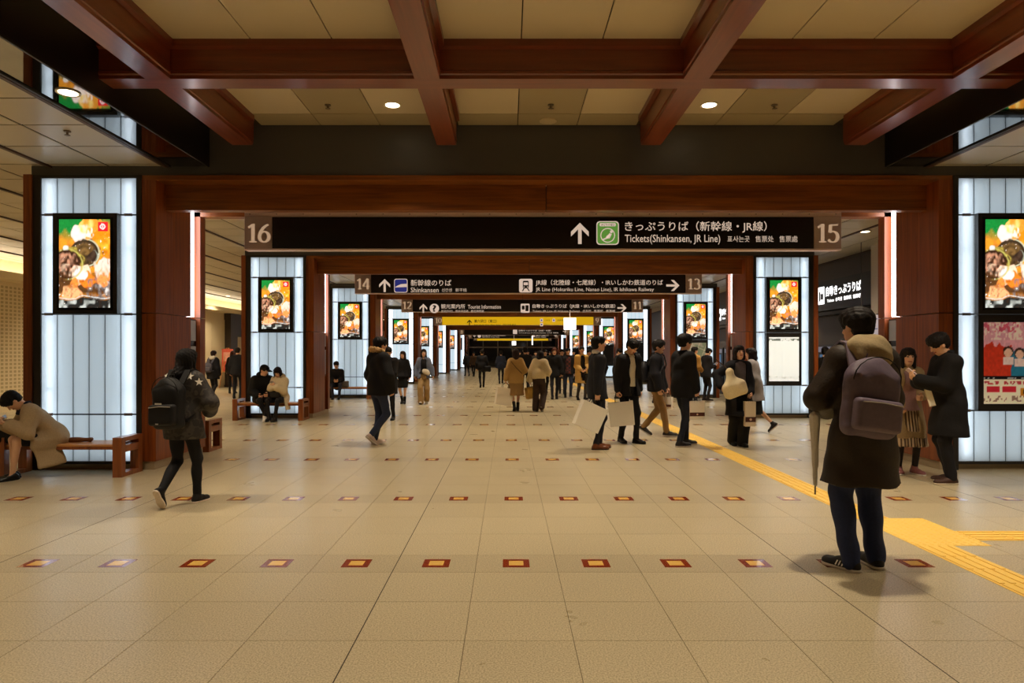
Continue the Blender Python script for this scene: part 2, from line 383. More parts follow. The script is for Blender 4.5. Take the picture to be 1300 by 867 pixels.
for y in (6.61, 1.78, -3.1):
    m = MB(); pr = beam_profile()
    n = len(pr); vs = [(-4.42, y+p[0], p[1]-0.0006) for p in pr]+[(4.42, y+p[0], p[1]-0.0006) for p in pr]
    m.quads(vs, [tuple(range(n)), tuple(range(2*n-1, n-1, -1))]+[((i+1) % n, i, i+n, (i+1) % n+n) for i in range(n)])
    m.build('cross_beam', 'beam_x', ceil)
for s in (-1, 1):
    box('bulkhead', 'black_fascia', s*4.40, s*4.93, -6, 80, 3.965, 4.62, ceil)
    box('glossy_soffit', 'black_gloss', s*4.42, s*4.91, -6, 80, 3.95, 3.965, ceil)
    MB().box(s*4.905, s*4.94, -6, 80, 3.935, 3.97).box(s*4.40, s*4.42, -6, 80, 3.94, 3.97).build('edge_trim', 'trim_metal' if False else 'steel_dark', ceil)
# aisle ceilings
box('aisle_backing', 'joint_black', -13.6, -4.93, -6, 80, 3.964, 4.0, ceil); box('aisle_backing', 'joint_black', 4.93, 8.4, -6, 80, 3.964, 4.0, ceil)
ac = []
for side in (-1, 1):
    for i in range(0, 12 if side < 0 else 5):
        for j in range(0, 58):
            xa = 4.96+i*0.757; y0 = 2.0+j*0.757
            x0 = -xa-0.757 if side < 0 else xa
            if side > 0 and x0+0.757 > 8.42: continue
            inport = any(p-.05 < y0+.38 < p+1.5 for p in (8.88, 16.1, 23.6, 34.7)) and 5.0 < abs(x0+.38) < 6.8
            px = (x0+.38-CAMX)*FPX/(y0+.38)+VPX; py = VPY-2.45*FPX/(y0+.38)
            ac.append(((-60 < px < 330 or 1040 < px < 1360) and py > -60 and py < 390, FPX/(y0+.38), x0, y0))
vis_ac = sorted([a for a in ac if a[0]], key=lambda a: -a[1])[:200]; ids = set(id(a) for a in vis_ac)
PA = MB().box(.016, .741, .012, .745, 0, .008).mesh('panel', 'panel_aisle')
rest = MB()
for a in ac:
    if id(a) in ids: link('panel', PA, ceil, (a[2], a[3], 3.955))
    else: rest.box(a[2]+.016, a[2]+.741, a[3]+.012, a[3]+.745, 3.955, 3.963)
tag(rest.build('aisle_panels', 'panel_aisle', ceil), kind='stuff')
for i in range(0, 12, 2): box('rib', 'rib_brown', -4.96-i*.757-.024, -4.96-i*.757+.024, -6, 60, 3.93, 3.965, ceil)
for i in range(0, 5, 2): box('rib', 'rib_brown', 4.96+i*.757-.024, 4.96+i*.757+.024, -6, 60, 3.93, 3.965, ceil)
# sprinklers, speaker
plain('sprinkler_metal', (120, 104, 84), 0.5, 0.1)
SPK = MB().disc((0, 0), 0.036, 14, -0.012, 0.0).disc((0, 0), 0.012, 8, -0.045, -0.012).disc((0, 0), 0.03, 12, -0.05, -0.045).mesh('sprinkler_head', 'sprinkler_metal')
for x, y, z, lab in ((-2.66, 8.15, 4.48, 'small round sprinkler head in the left ceiling bay'), (0.0, 8.15, 4.48, 'small round sprinkler head in the middle ceiling bay'), (2.67, 8.15, 4.48, 'small round sprinkler head in the right ceiling bay'),
                     (-5.35, 7.5, 3.955, 'small sprinkler head in the grey aisle ceiling by the left pier')):
    tag(link('sprinkler_head', SPK, None, (x, y, z)), lab, 'sprinkler', 'ceiling sprinkler heads')
plain('speaker_white', (206, 188, 152), 0.5)
tag(MB().disc((0, 0), 0.11, 24, -0.012, 0).disc((0, 0), 0.095, 24, -0.016, -0.012).build('ceiling_speaker', 'speaker_white', None, (-0.0, 8.7, 4.48)), 'unlit round ceiling speaker beside the dark fascia', 'speaker')
# ================================================================ side walls
wl = box('wall_left', 'cream_wall', -13.9, -13.6, -6, 80, 0, 4.62); tag(wl, 'cream left wall of the aisle', 'wall', kind='structure')
m, nt, b = newmat('perforated'); tc = N(nt, 'ShaderNodeNewGeometry'); sp = N(nt, 'ShaderNodeSeparateXYZ'); nt.links.new(tc.outputs['Position'], sp.inputs[0])
cells_ = []
for ax, sc in (('Y', 6.5), ('Z', 10.0)):
    mu = N(nt, 'ShaderNodeMath', operation='MULTIPLY'); mu.inputs[1].default_value = sc; nt.links.new(sp.outputs[ax], mu.inputs[0])
    fr = N(nt, 'ShaderNodeMath', operation='FRACT'); nt.links.new(mu.outputs[0], fr.inputs[0])
    sb = N(nt, 'ShaderNodeMath', operation='SUBTRACT'); sb.inputs[1].default_value = 0.5; nt.links.new(fr.outputs[0], sb.inputs[0])
    ab = N(nt, 'ShaderNodeMath', operation='ABSOLUTE'); nt.links.new(sb.outputs[0], ab.inputs[0]); cells_.append(ab)
mxn = N(nt, 'ShaderNodeMath', operation='MAXIMUM'); nt.links.new(cells_[0].outputs[0], mxn.inputs[0]); nt.links.new(cells_[1].outputs[0], mxn.inputs[1])
lt = N(nt, 'ShaderNodeMath', operation='LESS_THAN'); lt.inputs[1].default_value = 0.3; nt.links.new(mxn.outputs[0], lt.inputs[0])
mix = N(nt, 'ShaderNodeMix', data_type='RGBA'); mix.inputs[6].default_value = (*lin(226, 208, 168), 1); mix.inputs[7].default_value = (*lin(184, 166, 124), 1)
nt.links.new(lt.outputs[0], mix.inputs[0]); nt.links.new(mix.outputs[2], b.inputs['Base Color']); b.inputs['Roughness'].default_value = 0.6
for i in range(6): box('wall_panel', 'perforated', -13.6, -13.56, 13.0+i*1.4+.01, 13.0+(i+1)*1.4-.01, 0.25, 3.3, wl)
for i in range(7): box('wall_panel', 'cream_wall', -13.6, -13.56, 21.4+i*1.44+.008, 21.4+(i+1)*1.44-.008, 0.1, 3.1, wl)
box('dark_bulkhead', 'dark_wall', -13.6, -13.3, 31.5, 50, 2.35, 3.4, wl); box('dark_pier', 'dark_wall', -13.6, -13.3, 31.5, 32.3, 0, 2.35, wl)
box('lit_recess', 'cream_wall', -13.6, -13.56, 32.3, 38, 0, 2.35, wl)
cv = empty('cove_light', (-13.3, 10, 3.4), 0, 'long bright cove light along the top of the left wall', 'cove light')
MB().box(-.3, .34, -10, 30, 0, 0.06).build('ledge', 'cream_wall', cv); MB().box(-.26, .10, -10, 30, 0.07, 0.12).build('light_strip', 'cove', cv)
MB().box(0.34, 0.40, -10, 30, -0.02, 0.16).build('lip', 'cream_wall', cv)
wr = box('wall_right', 'dark_wall', 8.1, 8.4, -6, 80, 0, 4.62); tag(wr, 'dark frontage of the ticket area on the right', 'wall', kind='structure')
wb = box('wall_back', 'dark_wall', -13.9, 8.4, -6.3, -6, 0, 4.8); tag(wb, 'dark wall behind the viewer', 'wall', kind='structure')
MATS['black_fascia2'] = plain('black_fascia2', (24, 22, 22), 0.4)
for Y, lab in ((15.6, 'lit black ticket machine sign on the right wall past the number 15 plate'), (24.4, 'lit black ticket machine sign farther down the right wall')):
    tb = empty('ticket_sign', (8.0, Y, 2.66), 0, lab, 'sign')
    box('panel', 'black_fascia2', -.12, .1, 0, 3.6, 0, .78, tb)
    rt = (R(90), 0, R(-90))
    def t2(body, y0, y1, z0, z1, bold): text(body, tb, 'lit_letters', 0, y1-y0, z0, z1, 0, bold, rot=rt, loc=(-.126, y1, 0))
    t2('自動きっぷうりば', 0.62, 2.42, .36, .62, 0.02); t2('Tickets  승차권  售票机  售票機', 0.62, 2.35, .2, .3, 0.015)
    MB().box(-.13, -.12, 2.52, 2.86, .18, .64).build('icon', 'lit_letters', tb); MB().box(-.134, -.13, 2.56, 2.70, .3, .46).box(-.134, -.13, 2.72, 2.8, .26, .52).build('icon_figure', 'black_fascia2', tb)
    MB().box(-.3, .1, 0, 3.6, -.14, -.06).build('canopy_edge', 'steel_dark', tb)
    for q in range(3):
        tm = empty('ticket_machine', (7.95, Y+.25+q*1.15, 0), 0, 'dark ticket machine with a lit screen under the %s wall sign, %s' % ('nearer' if Y < 20 else 'farther', ('nearest the pillar', 'middle one', 'farthest one')[q]), 'ticket machine', 'ticket machines on the right')
        MB().box(-.35, .15, 0, 1.0, 0, 1.75).build('body', 'black_fascia2', tm); MB().box(-.358, -.35, .2, .75, 1.15, 1.5).build('screen', emit('scr', (70, 110, 150), .7) and 'scr', tm)
        MB().box(-.40, -.35, .1, .9, .86, .92).build('shelf', 'steel_dark', tm); MB().box(-.356, -.35, .2, .5, .95, 1.05).build('coin_plate', 'clip_metal', tm)
        MB().box(-.357, -.35, .1, .9, 1.56, 1.7).build('header', emit('hdr', (150, 150, 170), .35) and 'hdr', tm)
nb = empty('notice_board', (7.3, 14.75, 1.75), R(-62), 'tilted white notice board hanging in the ticket area', 'notice')
MB().box(-.28, .28, -.02, .02, 0, .62).build('board', 'black_fascia2', nb); MB().box(-.26, .26, -.026, -.02, .02, .60).build('sheet', emit('sheet', (176, 168, 178), .45) and 'sheet', nb)
MB().tube([(-.2, 0, .62), (-.2, 0, 2.2)], .008, 6).tube([(.2, 0, .62), (.2, 0, 2.2)], .008, 6).build('hanger', 'steel_dark', nb)
m = MB()
for i in range(7): m.box(-.23, .2-.05*(i % 3), -.029, -.026, .08+i*.07, .10+i*.07)
m.build('print_lines', plain('print_ink', (70, 80, 130), .5) and 'print_ink', nb)
tag(box('wall_pillar', 'grey_pillar', 7.7, 8.1, 15.1, 15.45, 0, 3.95), 'narrow grey pillar at the end of the ticket sign', 'pillar')
# ================================================================ pictures (flat print on real panels)
def vnoise(U, V, f, seed):
    g = np.random.default_rng(seed).random((f+2, f+2)); x, y = U*f, V*f
    i, j = x.astype(int).clip(0, f), y.astype(int).clip(0, f); a, b = x-i, y-j; a = a*a*(3-2*a); b = b*b*(3-2*b)
    return (g[i, j]*(1-a)+g[i+1, j]*a)*(1-b)+(g[i, j+1]*(1-a)+g[i+1, j+1]*a)*b
def grid_picture(name, w, h, nu, nv, fn, mat):
    U, V = np.meshgrid(np.linspace(0, 1, nu), np.linspace(0, 1, nv), indexing='ij'); col = fn(U, V).clip(0, 1)
    P = np.stack([(U-.5)*w, np.zeros_like(U), (1-V)*h], -1).reshape(-1, 3); idx = np.arange(nu*nv).reshape(nu, nv)
    F = np.stack([idx[:-1, 1:], idx[1:, 1:], idx[1:, :-1], idx[:-1, :-1]], -1).reshape(-1, 4)
    return npmesh(name, P, F, mat, col.reshape(-1, 3), smooth=False)
def L(*c): return np.array(lin(*c))
def food(U, V):
    n1, n2, n3 = vnoise(U, V, 9, 1), vnoise(U, V, 16, 2), vnoise(U, V, 28, 3)
    C = np.ones(U.shape+(3,))*L(196, 120, 40); A = 1.75
    def blend(mask, c):
        nonlocal C; C = C*(1-mask[..., None])+np.array(c)*mask[..., None]
    def circ(u, v, r, soft=.03, nz=.08, asp=1.0): return np.clip((r-np.hypot((U-u)*asp, (V-v)*A)-(n1-.5)*nz-(n2-.5)*nz)/soft+.5, 0, 1)
    blend(np.clip(n2*1.6-.3, 0, 1), L(230, 150, 40)); blend(np.clip((.2-V)*9+(.25-U)*1.5+(n1-.5), 0, 1), L(24, 128, 52))
    blend(circ(.62, .10, .26), L(226, 150, 50)); blend(circ(.82, .27, .27), L(224, 138, 24)); blend(circ(.85, .30, .2)*np.clip(n2*2-.6, 0, 1), L(250, 190, 60))
    blend(circ(.38, .16, .19)*np.clip(.55+n1, 0, 1), L(246, 226, 214)); blend(circ(.52, .08, .16)*np.clip(n2*2-.5, 0, 1), L(252, 214, 120)); blend(circ(.55, .15, .14)*np.clip(n3*2-.6, 0, 1), L(255, 236, 220))
    blend(circ(.52, .38, .30), L(66, 50, 34)); blend(circ(.53, .38, .23)*np.clip(n2*1.8-.4, 0, 1), L(120, 90, 50)); blend(circ(.70, .40, .10), L(190, 200, 180)); blend(circ(.66, .40, .11), L(70, 52, 40))
    blend(circ(.16, .50, .33), L(160, 140, 60)); blend(circ(.16, .51, .29), L(70, 42, 26)); blend(circ(.16, .51, .24)*np.clip(n3*2.2-.6, 0, 1), L(196, 140, 110)); blend(circ(.14, .56, .1)*np.clip(n2*2-.5, 0, 1), L(226, 190, 160))
    blend(circ(.12, .32, .05), L(230, 226, 220)); blend(np.clip((V-.58)*12, 0, 1)*np.clip((.9-V)*12, 0, 1), L(92, 58, 30)); blend(circ(.90, .57, .22), L(240, 214, 196)); blend(circ(.9, .63, .15)*np.clip(n2*2-.5, 0, 1), L(240, 140, 60))
    blend(circ(.45, .63, .20), L(248, 214, 184)); blend(circ(.56, .69, .17), L(236, 128, 36)); blend(circ(.42, .62, .1), L(252, 240, 232)); blend(circ(.30, .72, .07), L(236, 140, 60)); blend(circ(.27, .79, .09), L(230, 140, 70))
    blend(circ(.80, .80, .28)*np.clip(n3*2.2-.5, 0, 1), L(120, 112, 110)); blend(circ(.86, .76, .15)*np.clip(n2*2-.7, 0, 1), L(236, 230, 226)); blend(circ(.86, .70, .1), L(240, 150, 80))
    blend(circ(.24, .85, .14, asp=.7), L(240, 176, 120))
    wv = .885+.02*np.sin(U*9)+.02*(n1-.5); blend(np.clip((V-wv)*40, 0, 1), L(36, 36, 34)); blend(np.clip(.5-np.abs(V-wv)*60, 0, 1)*2, L(214, 216, 214)); blend(np.clip((V-.9)*40, 0, 1)*np.clip(n2*3-1.6, 0, 1), L(200, 206, 200))
    n4, n5 = vnoise(U, V, 44, 21), vnoise(U, V, 60, 22); C = C*(.84+.18*n4+.18*n5)[..., None]; r1 = np.hypot(U-.16, (V-.51)*A); r2 = np.hypot(U-.52, (V-.38)*A); C = C*np.where(r1 < .29, .82+.3*np.sin(r1*55+1.5*np.arctan2((V-.51)*A, U-.16)), 1)[..., None]; C = C*np.where(r2 < .26, .85+.3*np.sin(r2*48+np.arctan2((V-.38)*A, U-.52)), 1)[..., None]; blend(np.clip(1-np.abs(r1-.30)*40, 0, 1)*np.clip((U-.1)*4, 0, 1), L(196, 186, 96)); blend(np.clip(1-np.abs(r2-.27)*44, 0, 1)*np.clip((U-.45)*6, 0, 1), L(206, 204, 170)); blend(np.clip((n5*n3-.62)*8, 0, 1)*np.clip((V-.08)*9, 0, 1), L(255, 246, 236)); blend(np.clip((.10-n4*n2)*9, 0, 1)*np.clip((V-.25)*6, 0, 1)*.7, L(60, 36, 22))
    blend(((U > .76) & (U < .96) & (V > .03) & (V < .135)).astype(float), L(222, 32, 42))
    q = (U > .79) & (U < .93); ru, rv = (U-.855)/.07, (V-.082)/.04
    sq = (np.abs(np.hypot(ru, rv*1.0)-.62) < .16) | ((np.abs(ru-rv*.3) < .12) & (np.abs(rv) < .9))
    blend((sq & q & (np.abs(rv) < 1)).astype(float), L(255, 226, 226)); return C
FOOD = grid_picture('picture', .655, 1.135, 88, 152, food, 'picture_lit')
def sheet(U, V):
    C = np.ones(U.shape+(3,))*L(236, 240, 236); g = (np.sin(V*150) > .2) & (np.sin(U*60) > -.6) & (V > .12) & (V < .86) & (U > .05) & (U < .95)
    C[g] = L(214, 220, 214); h = (V > .03) & (V < .08) & (vnoise(U, V, 30, 4) > .45); C[h] = L(110, 116, 110); f = (V > .88) & (V < .95) & (vnoise(U, V, 40, 5) > .5); C[f] = L(190, 192, 186); return C
SHEET = grid_picture('sheet', .70, 1.03, 44, 90, sheet, 'picture_sheet')
def dmap(U, V):
    C = np.ones(U.shape+(3,))*L(176, 170, 150); n = vnoise(U, V, 8, 6); C[n > .55] = L(140, 150, 120); C[np.abs(np.sin(U*9+V*5)) < .12] = L(216, 206, 180); C[np.abs(np.sin(V*11-U*3)) < .1] = L(216, 206, 180); return C
DMAP = grid_picture('map', .70, 1.03, 40, 60, dmap, 'picture_print')
def dlist(U, V):
    C = np.ones(U.shape+(3,))*L(26, 24, 24); rowi = (V*14).astype(int); C[((V*14-rowi) > .3) & ((V*14-rowi) < .62) & (U > .12) & (U < .12+.76*((rowi*7 % 5)/8+.4)) & (vnoise(U, V, 40, 8) > .3)] = L(196, 190, 180); return C
DLIST = grid_picture('list', .70, 1.45, 44, 112, dlist, 'picture_print')
def poster(U, V):
    n = vnoise(U, V, 14, 9); n2 = vnoise(U, V, 34, 10); C = np.ones(U.shape+(3,))*L(226, 160, 168)
    C[(V < .22) & (n2 > .55)] = L(236, 208, 190); C[(V < .12) & (vnoise(U, V, 24, 12) > .6)] = L(214, 90, 110)
    f = .85+.3*n2
    C[(V > .26+.10*n-.03) & (U < .52) & (V < .66)] = L(206, 58, 34); C[(U > .46+.08*n) & (V > .30+.06*n) & (V < .66)] = L(38, 120, 150)
    for (u, v) in ((.45, .36), (.66, .38)):
        d = np.hypot((U-u), (V-v)*1.5); C[(d < .10)] = L(58, 34, 26); C[(np.hypot(U-u, (V-v-.015)*1.4) < .075)] = L(232, 184, 156); C[(np.abs(U-u) < .10) & (V > v+.07) & (V < v+.16)] = L(234, 206, 196)
    C *= f[..., None]; C[(V > .66) & (V < .70)] = L(20, 18, 22); C[(V > .675) & (V < .69) & (n2 > .55)] = L(214, 214, 214)
    C[V >= .70] = L(244, 232, 200); C[(V > .72) & (V < .765) & (n2 > .5)] = L(196, 60, 70); C[(V > .78) & (V < .86) & (U > .05) & (U < .3)] = L(206, 40, 56); C[(V > .78) & (V < .86) & (U > .34) & (U < .6)] = L(206, 40, 56)
    C[(V > .80) & (V < .9) & (U > .68) & (U < .92)] = L(200, 130, 30); C[(V > .83) & (V < .88) & (U > .72) & (U < .88)] = L(70, 44, 24); C[(V > .9) & (V < .97) & (n2 > .6)] = L(150, 120, 100); return C
POST = grid_picture('poster', .70, 1.05, 64, 96, poster, 'picture_print')
# ================================================================ portals
PORTALS = [8.88, 16.1, 23.6, 34.7, 43.7, 52.8, 64.5, 75.0]
ORD = ['first', 'second', 'third', 'fourth', 'fifth', 'sixth', 'seventh', 'eighth']
PW = 1.25/6
pcache = {}
def pane_mesh(w, h, mat='pane'):
    k = (round(w, 3), round(h, 3), mat)
    if k not in pcache: pcache[k] = MB().box(.004, w-.004, 0, .008, .003, h-.003).mesh('pane', mat)
    return pcache[k]
def screen(loc, label, pic, w, h, frame_h, cat='screen', nm='advertising_screen', bez=.02, group=None):
    e = empty(nm, loc, 0, label, cat, group); W = .83
    MB().box(-W/2, W/2, -.075, .0, 0, frame_h).build('casing', 'screen_frame', e)
    zb = (frame_h-h)/2
    if bez: MB().box(-w/2-.03, w/2+.03, -.08, -.075, zb-.03, zb+h+.03).build('bezel', 'screen_bezel', e)
    link(pic.name.split('.')[0], pic, e, (0, -.083, zb))
for pi, Y0 in enumerate(PORTALS):
    num = ['16 and 15', '14 and 13', '12 and 11', '10 and 9', None, None, None, None][pi]
    lab = '%s wooden portal from the front%s' % (ORD[pi], ', carrying the sign numbered '+num if num else ' in the row down the hall')
    pa = empty('portal_arch', (0, Y0, 0), 0, lab, 'portal', 'wooden portals across the hall')
    MB().box(-6.72, 6.72, .02, .32, 3.83, 4.60).build('fascia', 'fascia_dark', pa)
    MB().box(-5.27, 5.27, 0.0, .30, 3.77, 3.83).build('lintel_cap', 'wood_x', pa)
    for a, b in ((-5.09, -.006), (.006, 5.09)): MB().box(a, b, .26, .40, 3.43, 3.77).build('lintel_board', 'wood_x', pa)
    MB().box(-5.09, 5.09, .3, .395, 3.45, 3.76).build('lintel_core', 'joint_dark', pa)
    MB().box(-5.25, 5.25, 1.28, 1.45, 3.55, 3.83).build('back_lintel', 'wood_x', pa)
    for s in (-1, 1):
        MB().box(s*5.22, s*6.68, .13, 1.45, .02, 3.83).build('pier_core', 'steel_dark', pa)
        MB().box(s*5.22, s*6.68, .06, 1.45, 0, .10).build('plinth', 'stone_base', pa)
        m = MB().box(s*5.27, s*5.335, -.02, .13, 0, 3.83).box(s*6.575, s*6.68, -.02, .13, 0, 3.83).box(s*5.335, s*6.575, -.02, .13, 3.79, 3.83).box(s*5.335, s*6.575, -.01, .13, .075, .113)
        m.build('steel_frame', 'steel_dark', pa)
        MB().box(s*6.68, s*6.78, -.05, 1.45, 0, 3.83).build('outer_board', 'wood_z', pa)
        for z0, z1 in ((.11, 2.035), (2.045, 3.77)):
            MB().box(s*5.20, s*5.27, -.005, .10, z0, z1).build('jamb_front', 'wood_z', pa)
            MB().box(s*5.09, s*5.20, 0, .47, z0, z1).build('jamb_board', 'wood_z', pa)
            MB().box(s*5.09, s*5.20, .476, .98, z0, z1).build('jamb_board', 'wood_z', pa)
            MB().box(s*5.09, s*5.27, 1.28, 1.45, z0, z1).build('back_jamb', 'wood_z', pa)
        MB().box(s*5.12, s*5.27, .02, 1.43, 0, .11).build('jamb_base', 'stone_base', pa)
        MB().box(s*5.205, s*5.24, .98, 1.28, .11, 3.77).build('recess_back', 'wood_z', pa)
        MB().box(s*5.125, s*5.205, 1.03, 1.15, 2.05, 3.66).build('led_strip', 'led', pa)
        if pi < 4:
            MB().box(s*5.15, s*5.205, .99, 1.27, .95, 2.02).build('timetable_holder', 'screen_frame', pa)
            MB().box(s*5.142, s*5.15, 1.01, 1.25, 1.0, 2.0).build('timetable_sheet', emit('tsheet', (190, 184, 176), .12) and 'tsheet', pa)
            MB().box(s*5.138, s*5.142, 1.01, 1.25, 1.62, 1.70).build('timetable_band', 'screen_bezel', pa)
        # ---- backlit panel
        side = 'left' if s < 0 else 'right'
        x0 = s*5.955-.62; PWx = 1.24/6
        lb = empty('light_box', (x0, Y0-.005, .113), 0, 'tall backlit frosted glass panel on the %s pier of the %s portal' % (side, ORD[pi]), 'light panel', 'backlit frosted panels on the piers')
        zr = [0.0, .61, 1.91, 3.20, 3.677]
        if s > 0: zr[1] = .66
        detail = pi < 3
        allrows = [(zr[0], zr[1], range(6)), (zr[1], zr[2], range(6)), (zr[2], zr[3], (0, 5)), (zr[3], zr[4], range(6))]
        if s > 0: allrows[1] = (zr[1], zr[2], (0, 5))
        merged, mergedE = MB(), MB()
        for (z0, z1, cols) in allrows:
            for c in cols:
                if detail: link('pane', pane_mesh(PWx, z1-z0), lb, (c*PWx, .0, z0))
                else: (mergedE if c in (0, 5) else merged).box(c*PWx+.004, (c+1)*PWx-.004, 0, .008, z0+.003, z1-.003)
        if not detail:
            tag(merged.build('panes', 'pane_far', lb), kind='stuff'); tag(mergedE.build('edge_panes', 'pane_far_edge', lb), kind='stuff')
        else:
            MB().box(0, 1.24, .118, .122, 0, 3.677).build('backboard', 'backboard', lb)
            for cx in (.5*PWx, 5.5*PWx):
                for q in range(4):
                    za = .06+q*.905
                    MB().tube([(cx, .055, za), (cx, .055, za+.86)], .013, 8).build('tube_lamp', 'tube', lb)
            for c in range(1, 6): MB().box(c*PWx-.004, c*PWx+.004, .001, .012, 0, 3.677).build('mullion', 'bar_dark', lb)
        for z in zr[1:4]: MB().box(0, 1.24, -.012, -.002, z-.009, z+.009).build('glazing_bar', 'bar_dark', lb)
        if detail:
            for z in zr[1:4]:
                for cx in (.5*PWx, 5.5*PWx): MB().box(cx-.05, cx+.05, -.022, -.006, z-.017, z+.017).build('clip', 'clip_metal', lb)
        # ---- screens
        xc = s*5.955
        if pi < 7:
            screen((xc, Y0-.018, 2.02), 'food advertisement screen on the %s pier of the %s portal' % (side, ORD[pi]), FOOD, .655, 1.135, 1.30, group='food advertisement screens on the piers')
        if s > 0:
            pic, h, nm, lab2, ct = [(POST, 1.05, 'poster_case', 'poster case with red and blue poster below the nearest right screen', 'poster'),
                                (SHEET, 1.03, 'timetable_case', 'dark case with a bright white timetable on the second right pier', 'timetable'),
                                (DMAP, 1.03, 'map_case', 'dark case with an area map on the third right pier', 'map'),
                                (DLIST, 1.10, 'list_case', 'black direction list below the screen on the fourth right pier', 'notice')][min(pi, 3)]
            if pi < 4: screen((xc, Y0-.018, .77), lab2, pic, .70, h, 1.24, cat=ct, nm=nm, bez=0)
# ================================================================ overhead signs
def px_sign(Y): return (lambda x: (x-VPX)*Y/FPX+CAMX), (lambda y: CAMZ-(y-VPY)*Y/FPX)
def arrow(parent, mat, x, z, h, ang, y):
    w = h*.17; a = h/2; hd = h*.42
    bars = [[(-w/2, -a), (w/2, -a), (w/2, a*.75), (-w/2, a*.75)], [(0, a), (-hd, a-hd), (-hd, a-hd-w*1.35), (0, a-w*1.35)], [(0, a), (0, a-w*1.35), (hd, a-hd-w*1.35), (hd, a-hd)]]
    m = MB(); ca, sa = math.cos(ang), math.sin(ang)
    for i, pl in enumerate(bars): m.quads([(x+p[0]*ca-p[1]*sa, y-.0006*i, z+p[0]*sa+p[1]*ca) for p in pl], [tuple(range(4))])
    return m.build('arrow', mat, parent)
def rrect(x0, x1, z0, z1, r, n=4):
    pts = []
    for cx, cz, a0 in ((x1-r, z1-r, 0), (x0+r, z1-r, 90), (x0+r, z0+r, 180), (x1-r, z0+r, 270)):
        for i in range(n+1): a = R(a0+90*i/n); pts.append((cx+r*math.cos(a), cz+r*math.sin(a)))
    return pts
def flat(parent, name, mat, poly, y):
    return MB().prism(poly, y-.002, y).build(name, mat, parent)
def circle(cx, cz, r, n=24): return [(cx+r*math.cos(2*math.pi*i/n), cz+r*math.sin(2*math.pi*i/n)) for i in range(n)]
def arcp(cx, cy, rx, ry, a0, a1, n=18): return [(cx+rx*math.cos(R(a0+(a1-a0)*i/n)), cy+ry*math.sin(R(a0+(a1-a0)*i/n))) for i in range(n+1)]
SIX = [(.60, .96), (.46, .90), (.30, .76), (.17, .55), (.115, .36)]
GLYPH = {'0': [arcp(.36, .5, .26, .45, 0, 360, 28)], '1': [[(.40, 1.0), (.40, .02)], [(.14, .80), (.40, .95)], [(.2, .03), (.6, .03)]],
 '2': [arcp(.35, .73, .22, .23, 160, -20)+[(.46, .5), (.3, .27), (.1, .08)], [(.08, .06), (.66, .06)]], '3': [arcp(.32, .74, .20, .22, 150, -80), arcp(.31, .27, .26, .26, 88, -150)],
 '4': [[(.48, 1.0), (.25, .62), (.05, .30)], [(.03, .28), (.70, .28)], [(.49, .98), (.49, 0)]], '5': [[(.18, .94), (.60, .94)], [(.19, .95), (.16, .52)], arcp(.31, .30, .27, .29, 122, -150)],
 '6': [SIX, arcp(.37, .30, .255, .28, 0, 360, 26)], '9': [[(.72-x, 1-y) for x, y in SIX], arcp(.35, .70, .255, .28, 0, 360, 26)], '7': [[(.08, .94), (.66, .94)], [(.62, .94), (.28, 0)]], '8': [arcp(.36, .74, .21, .23, 0, 360, 24), arcp(.36, .27, .26, .26, 0, 360, 24)]}
def digit(ch, e, x0, z0, h):
    m = MB()
    for si, pts in enumerate(GLYPH[ch]):
        vs = []; n = len(pts); closed = pts[0] == pts[-1] or math.dist(pts[0], pts[-1]) < 1e-3
        for i, p in enumerate(pts):
            a = pts[i-1] if i else (pts[-2] if closed else p); b = pts[i+1] if i < n-1 else (pts[1] if closed else p); tx, ty = b[0]-a[0], b[1]-a[1]; l = math.hypot(tx, ty) or 1; tx /= l; ty /= l
            wd = (.075+.12*abs(ty)**1.5)/2; vs += [(x0+(p[0]-ty*wd)*h, -.0145-.0004*si, z0+(p[1]+tx*wd)*h), (x0+(p[0]+ty*wd)*h, -.0145-.0004*si, z0+(p[1]-tx*wd)*h)]
        m.quads(vs, [(2*i, 2*i+1, 2*i+3, 2*i+2) for i in range(n-1)])
    m.build('number', 'gold_digit', e)
def sign_body(Y, label, left, right, panel='sign_black', plates=True):
    e = empty('overhead_sign', (0, Y, 3.03), 0, label, 'sign', 'overhead direction signs')
    MB().box(-4.37, 4.37, 0, .16, 0, .555).build('housing', 'sign_metal', e)
    MB().box(-3.96, 3.96, -.012, 0, .02, .48).build('panel', panel, e)
    for x in range(-20, 21): pass
    m = MB()
    for i in range(-11, 12): m.disc((i*.39, -.002), .008, 6, .52, .53)
    tag(m.build('bolts', 'screen_bezel', e), kind='stuff')
    for s, t in ((-1, left), (1, right)):
        if not t: continue
        MB().box(s*3.97, s*4.36, -.012, 0, .02, .49).build('number_plate', 'plate_grey', e)
        xc = s*4.165; hh = .27; pitch = .172
        for di, ch in enumerate(t): digit(ch, e, xc+(di-(len(t)-1)/2)*pitch-.36*hh, .11, hh)
    return e
def S(e, Y, body, x0, x1, y0, y1, mat='letter', bold=.006):
    fx, fz = px_sign(Y); text(body, e, mat, fx(x0), fx(x1), fz(y1)-3.03, fz(y0)-3.03, -.0145, bold)
def ib(e, Y): fx, fz = px_sign(Y); return fx, (lambda y: fz(y)-3.03)
YF = -.0135
Y = 10.0; e = sign_body(Y, 'dark overhead sign numbered 16 and 15 pointing ahead to the ticket office', '16', '15'); fx, fz = ib(e, Y)
arrow(e, 'letter', fx(736), fz(296.5), .31, 0, -.0145)
flat(e, 'icon_border', 'icon_white', rrect(fx(757), fx(785.5), fz(311), fz(281), .05), YF); flat(e, 'icon', 'icon_green', rrect(fx(758.2), fx(784.3), fz(309.8), fz(282.2), .045), YF-.002)
flat(e, 'icon_banner', 'icon_white', rrect(fx(761), fx(781.5), fz(287.6), fz(283.5), .015), YF-.004)
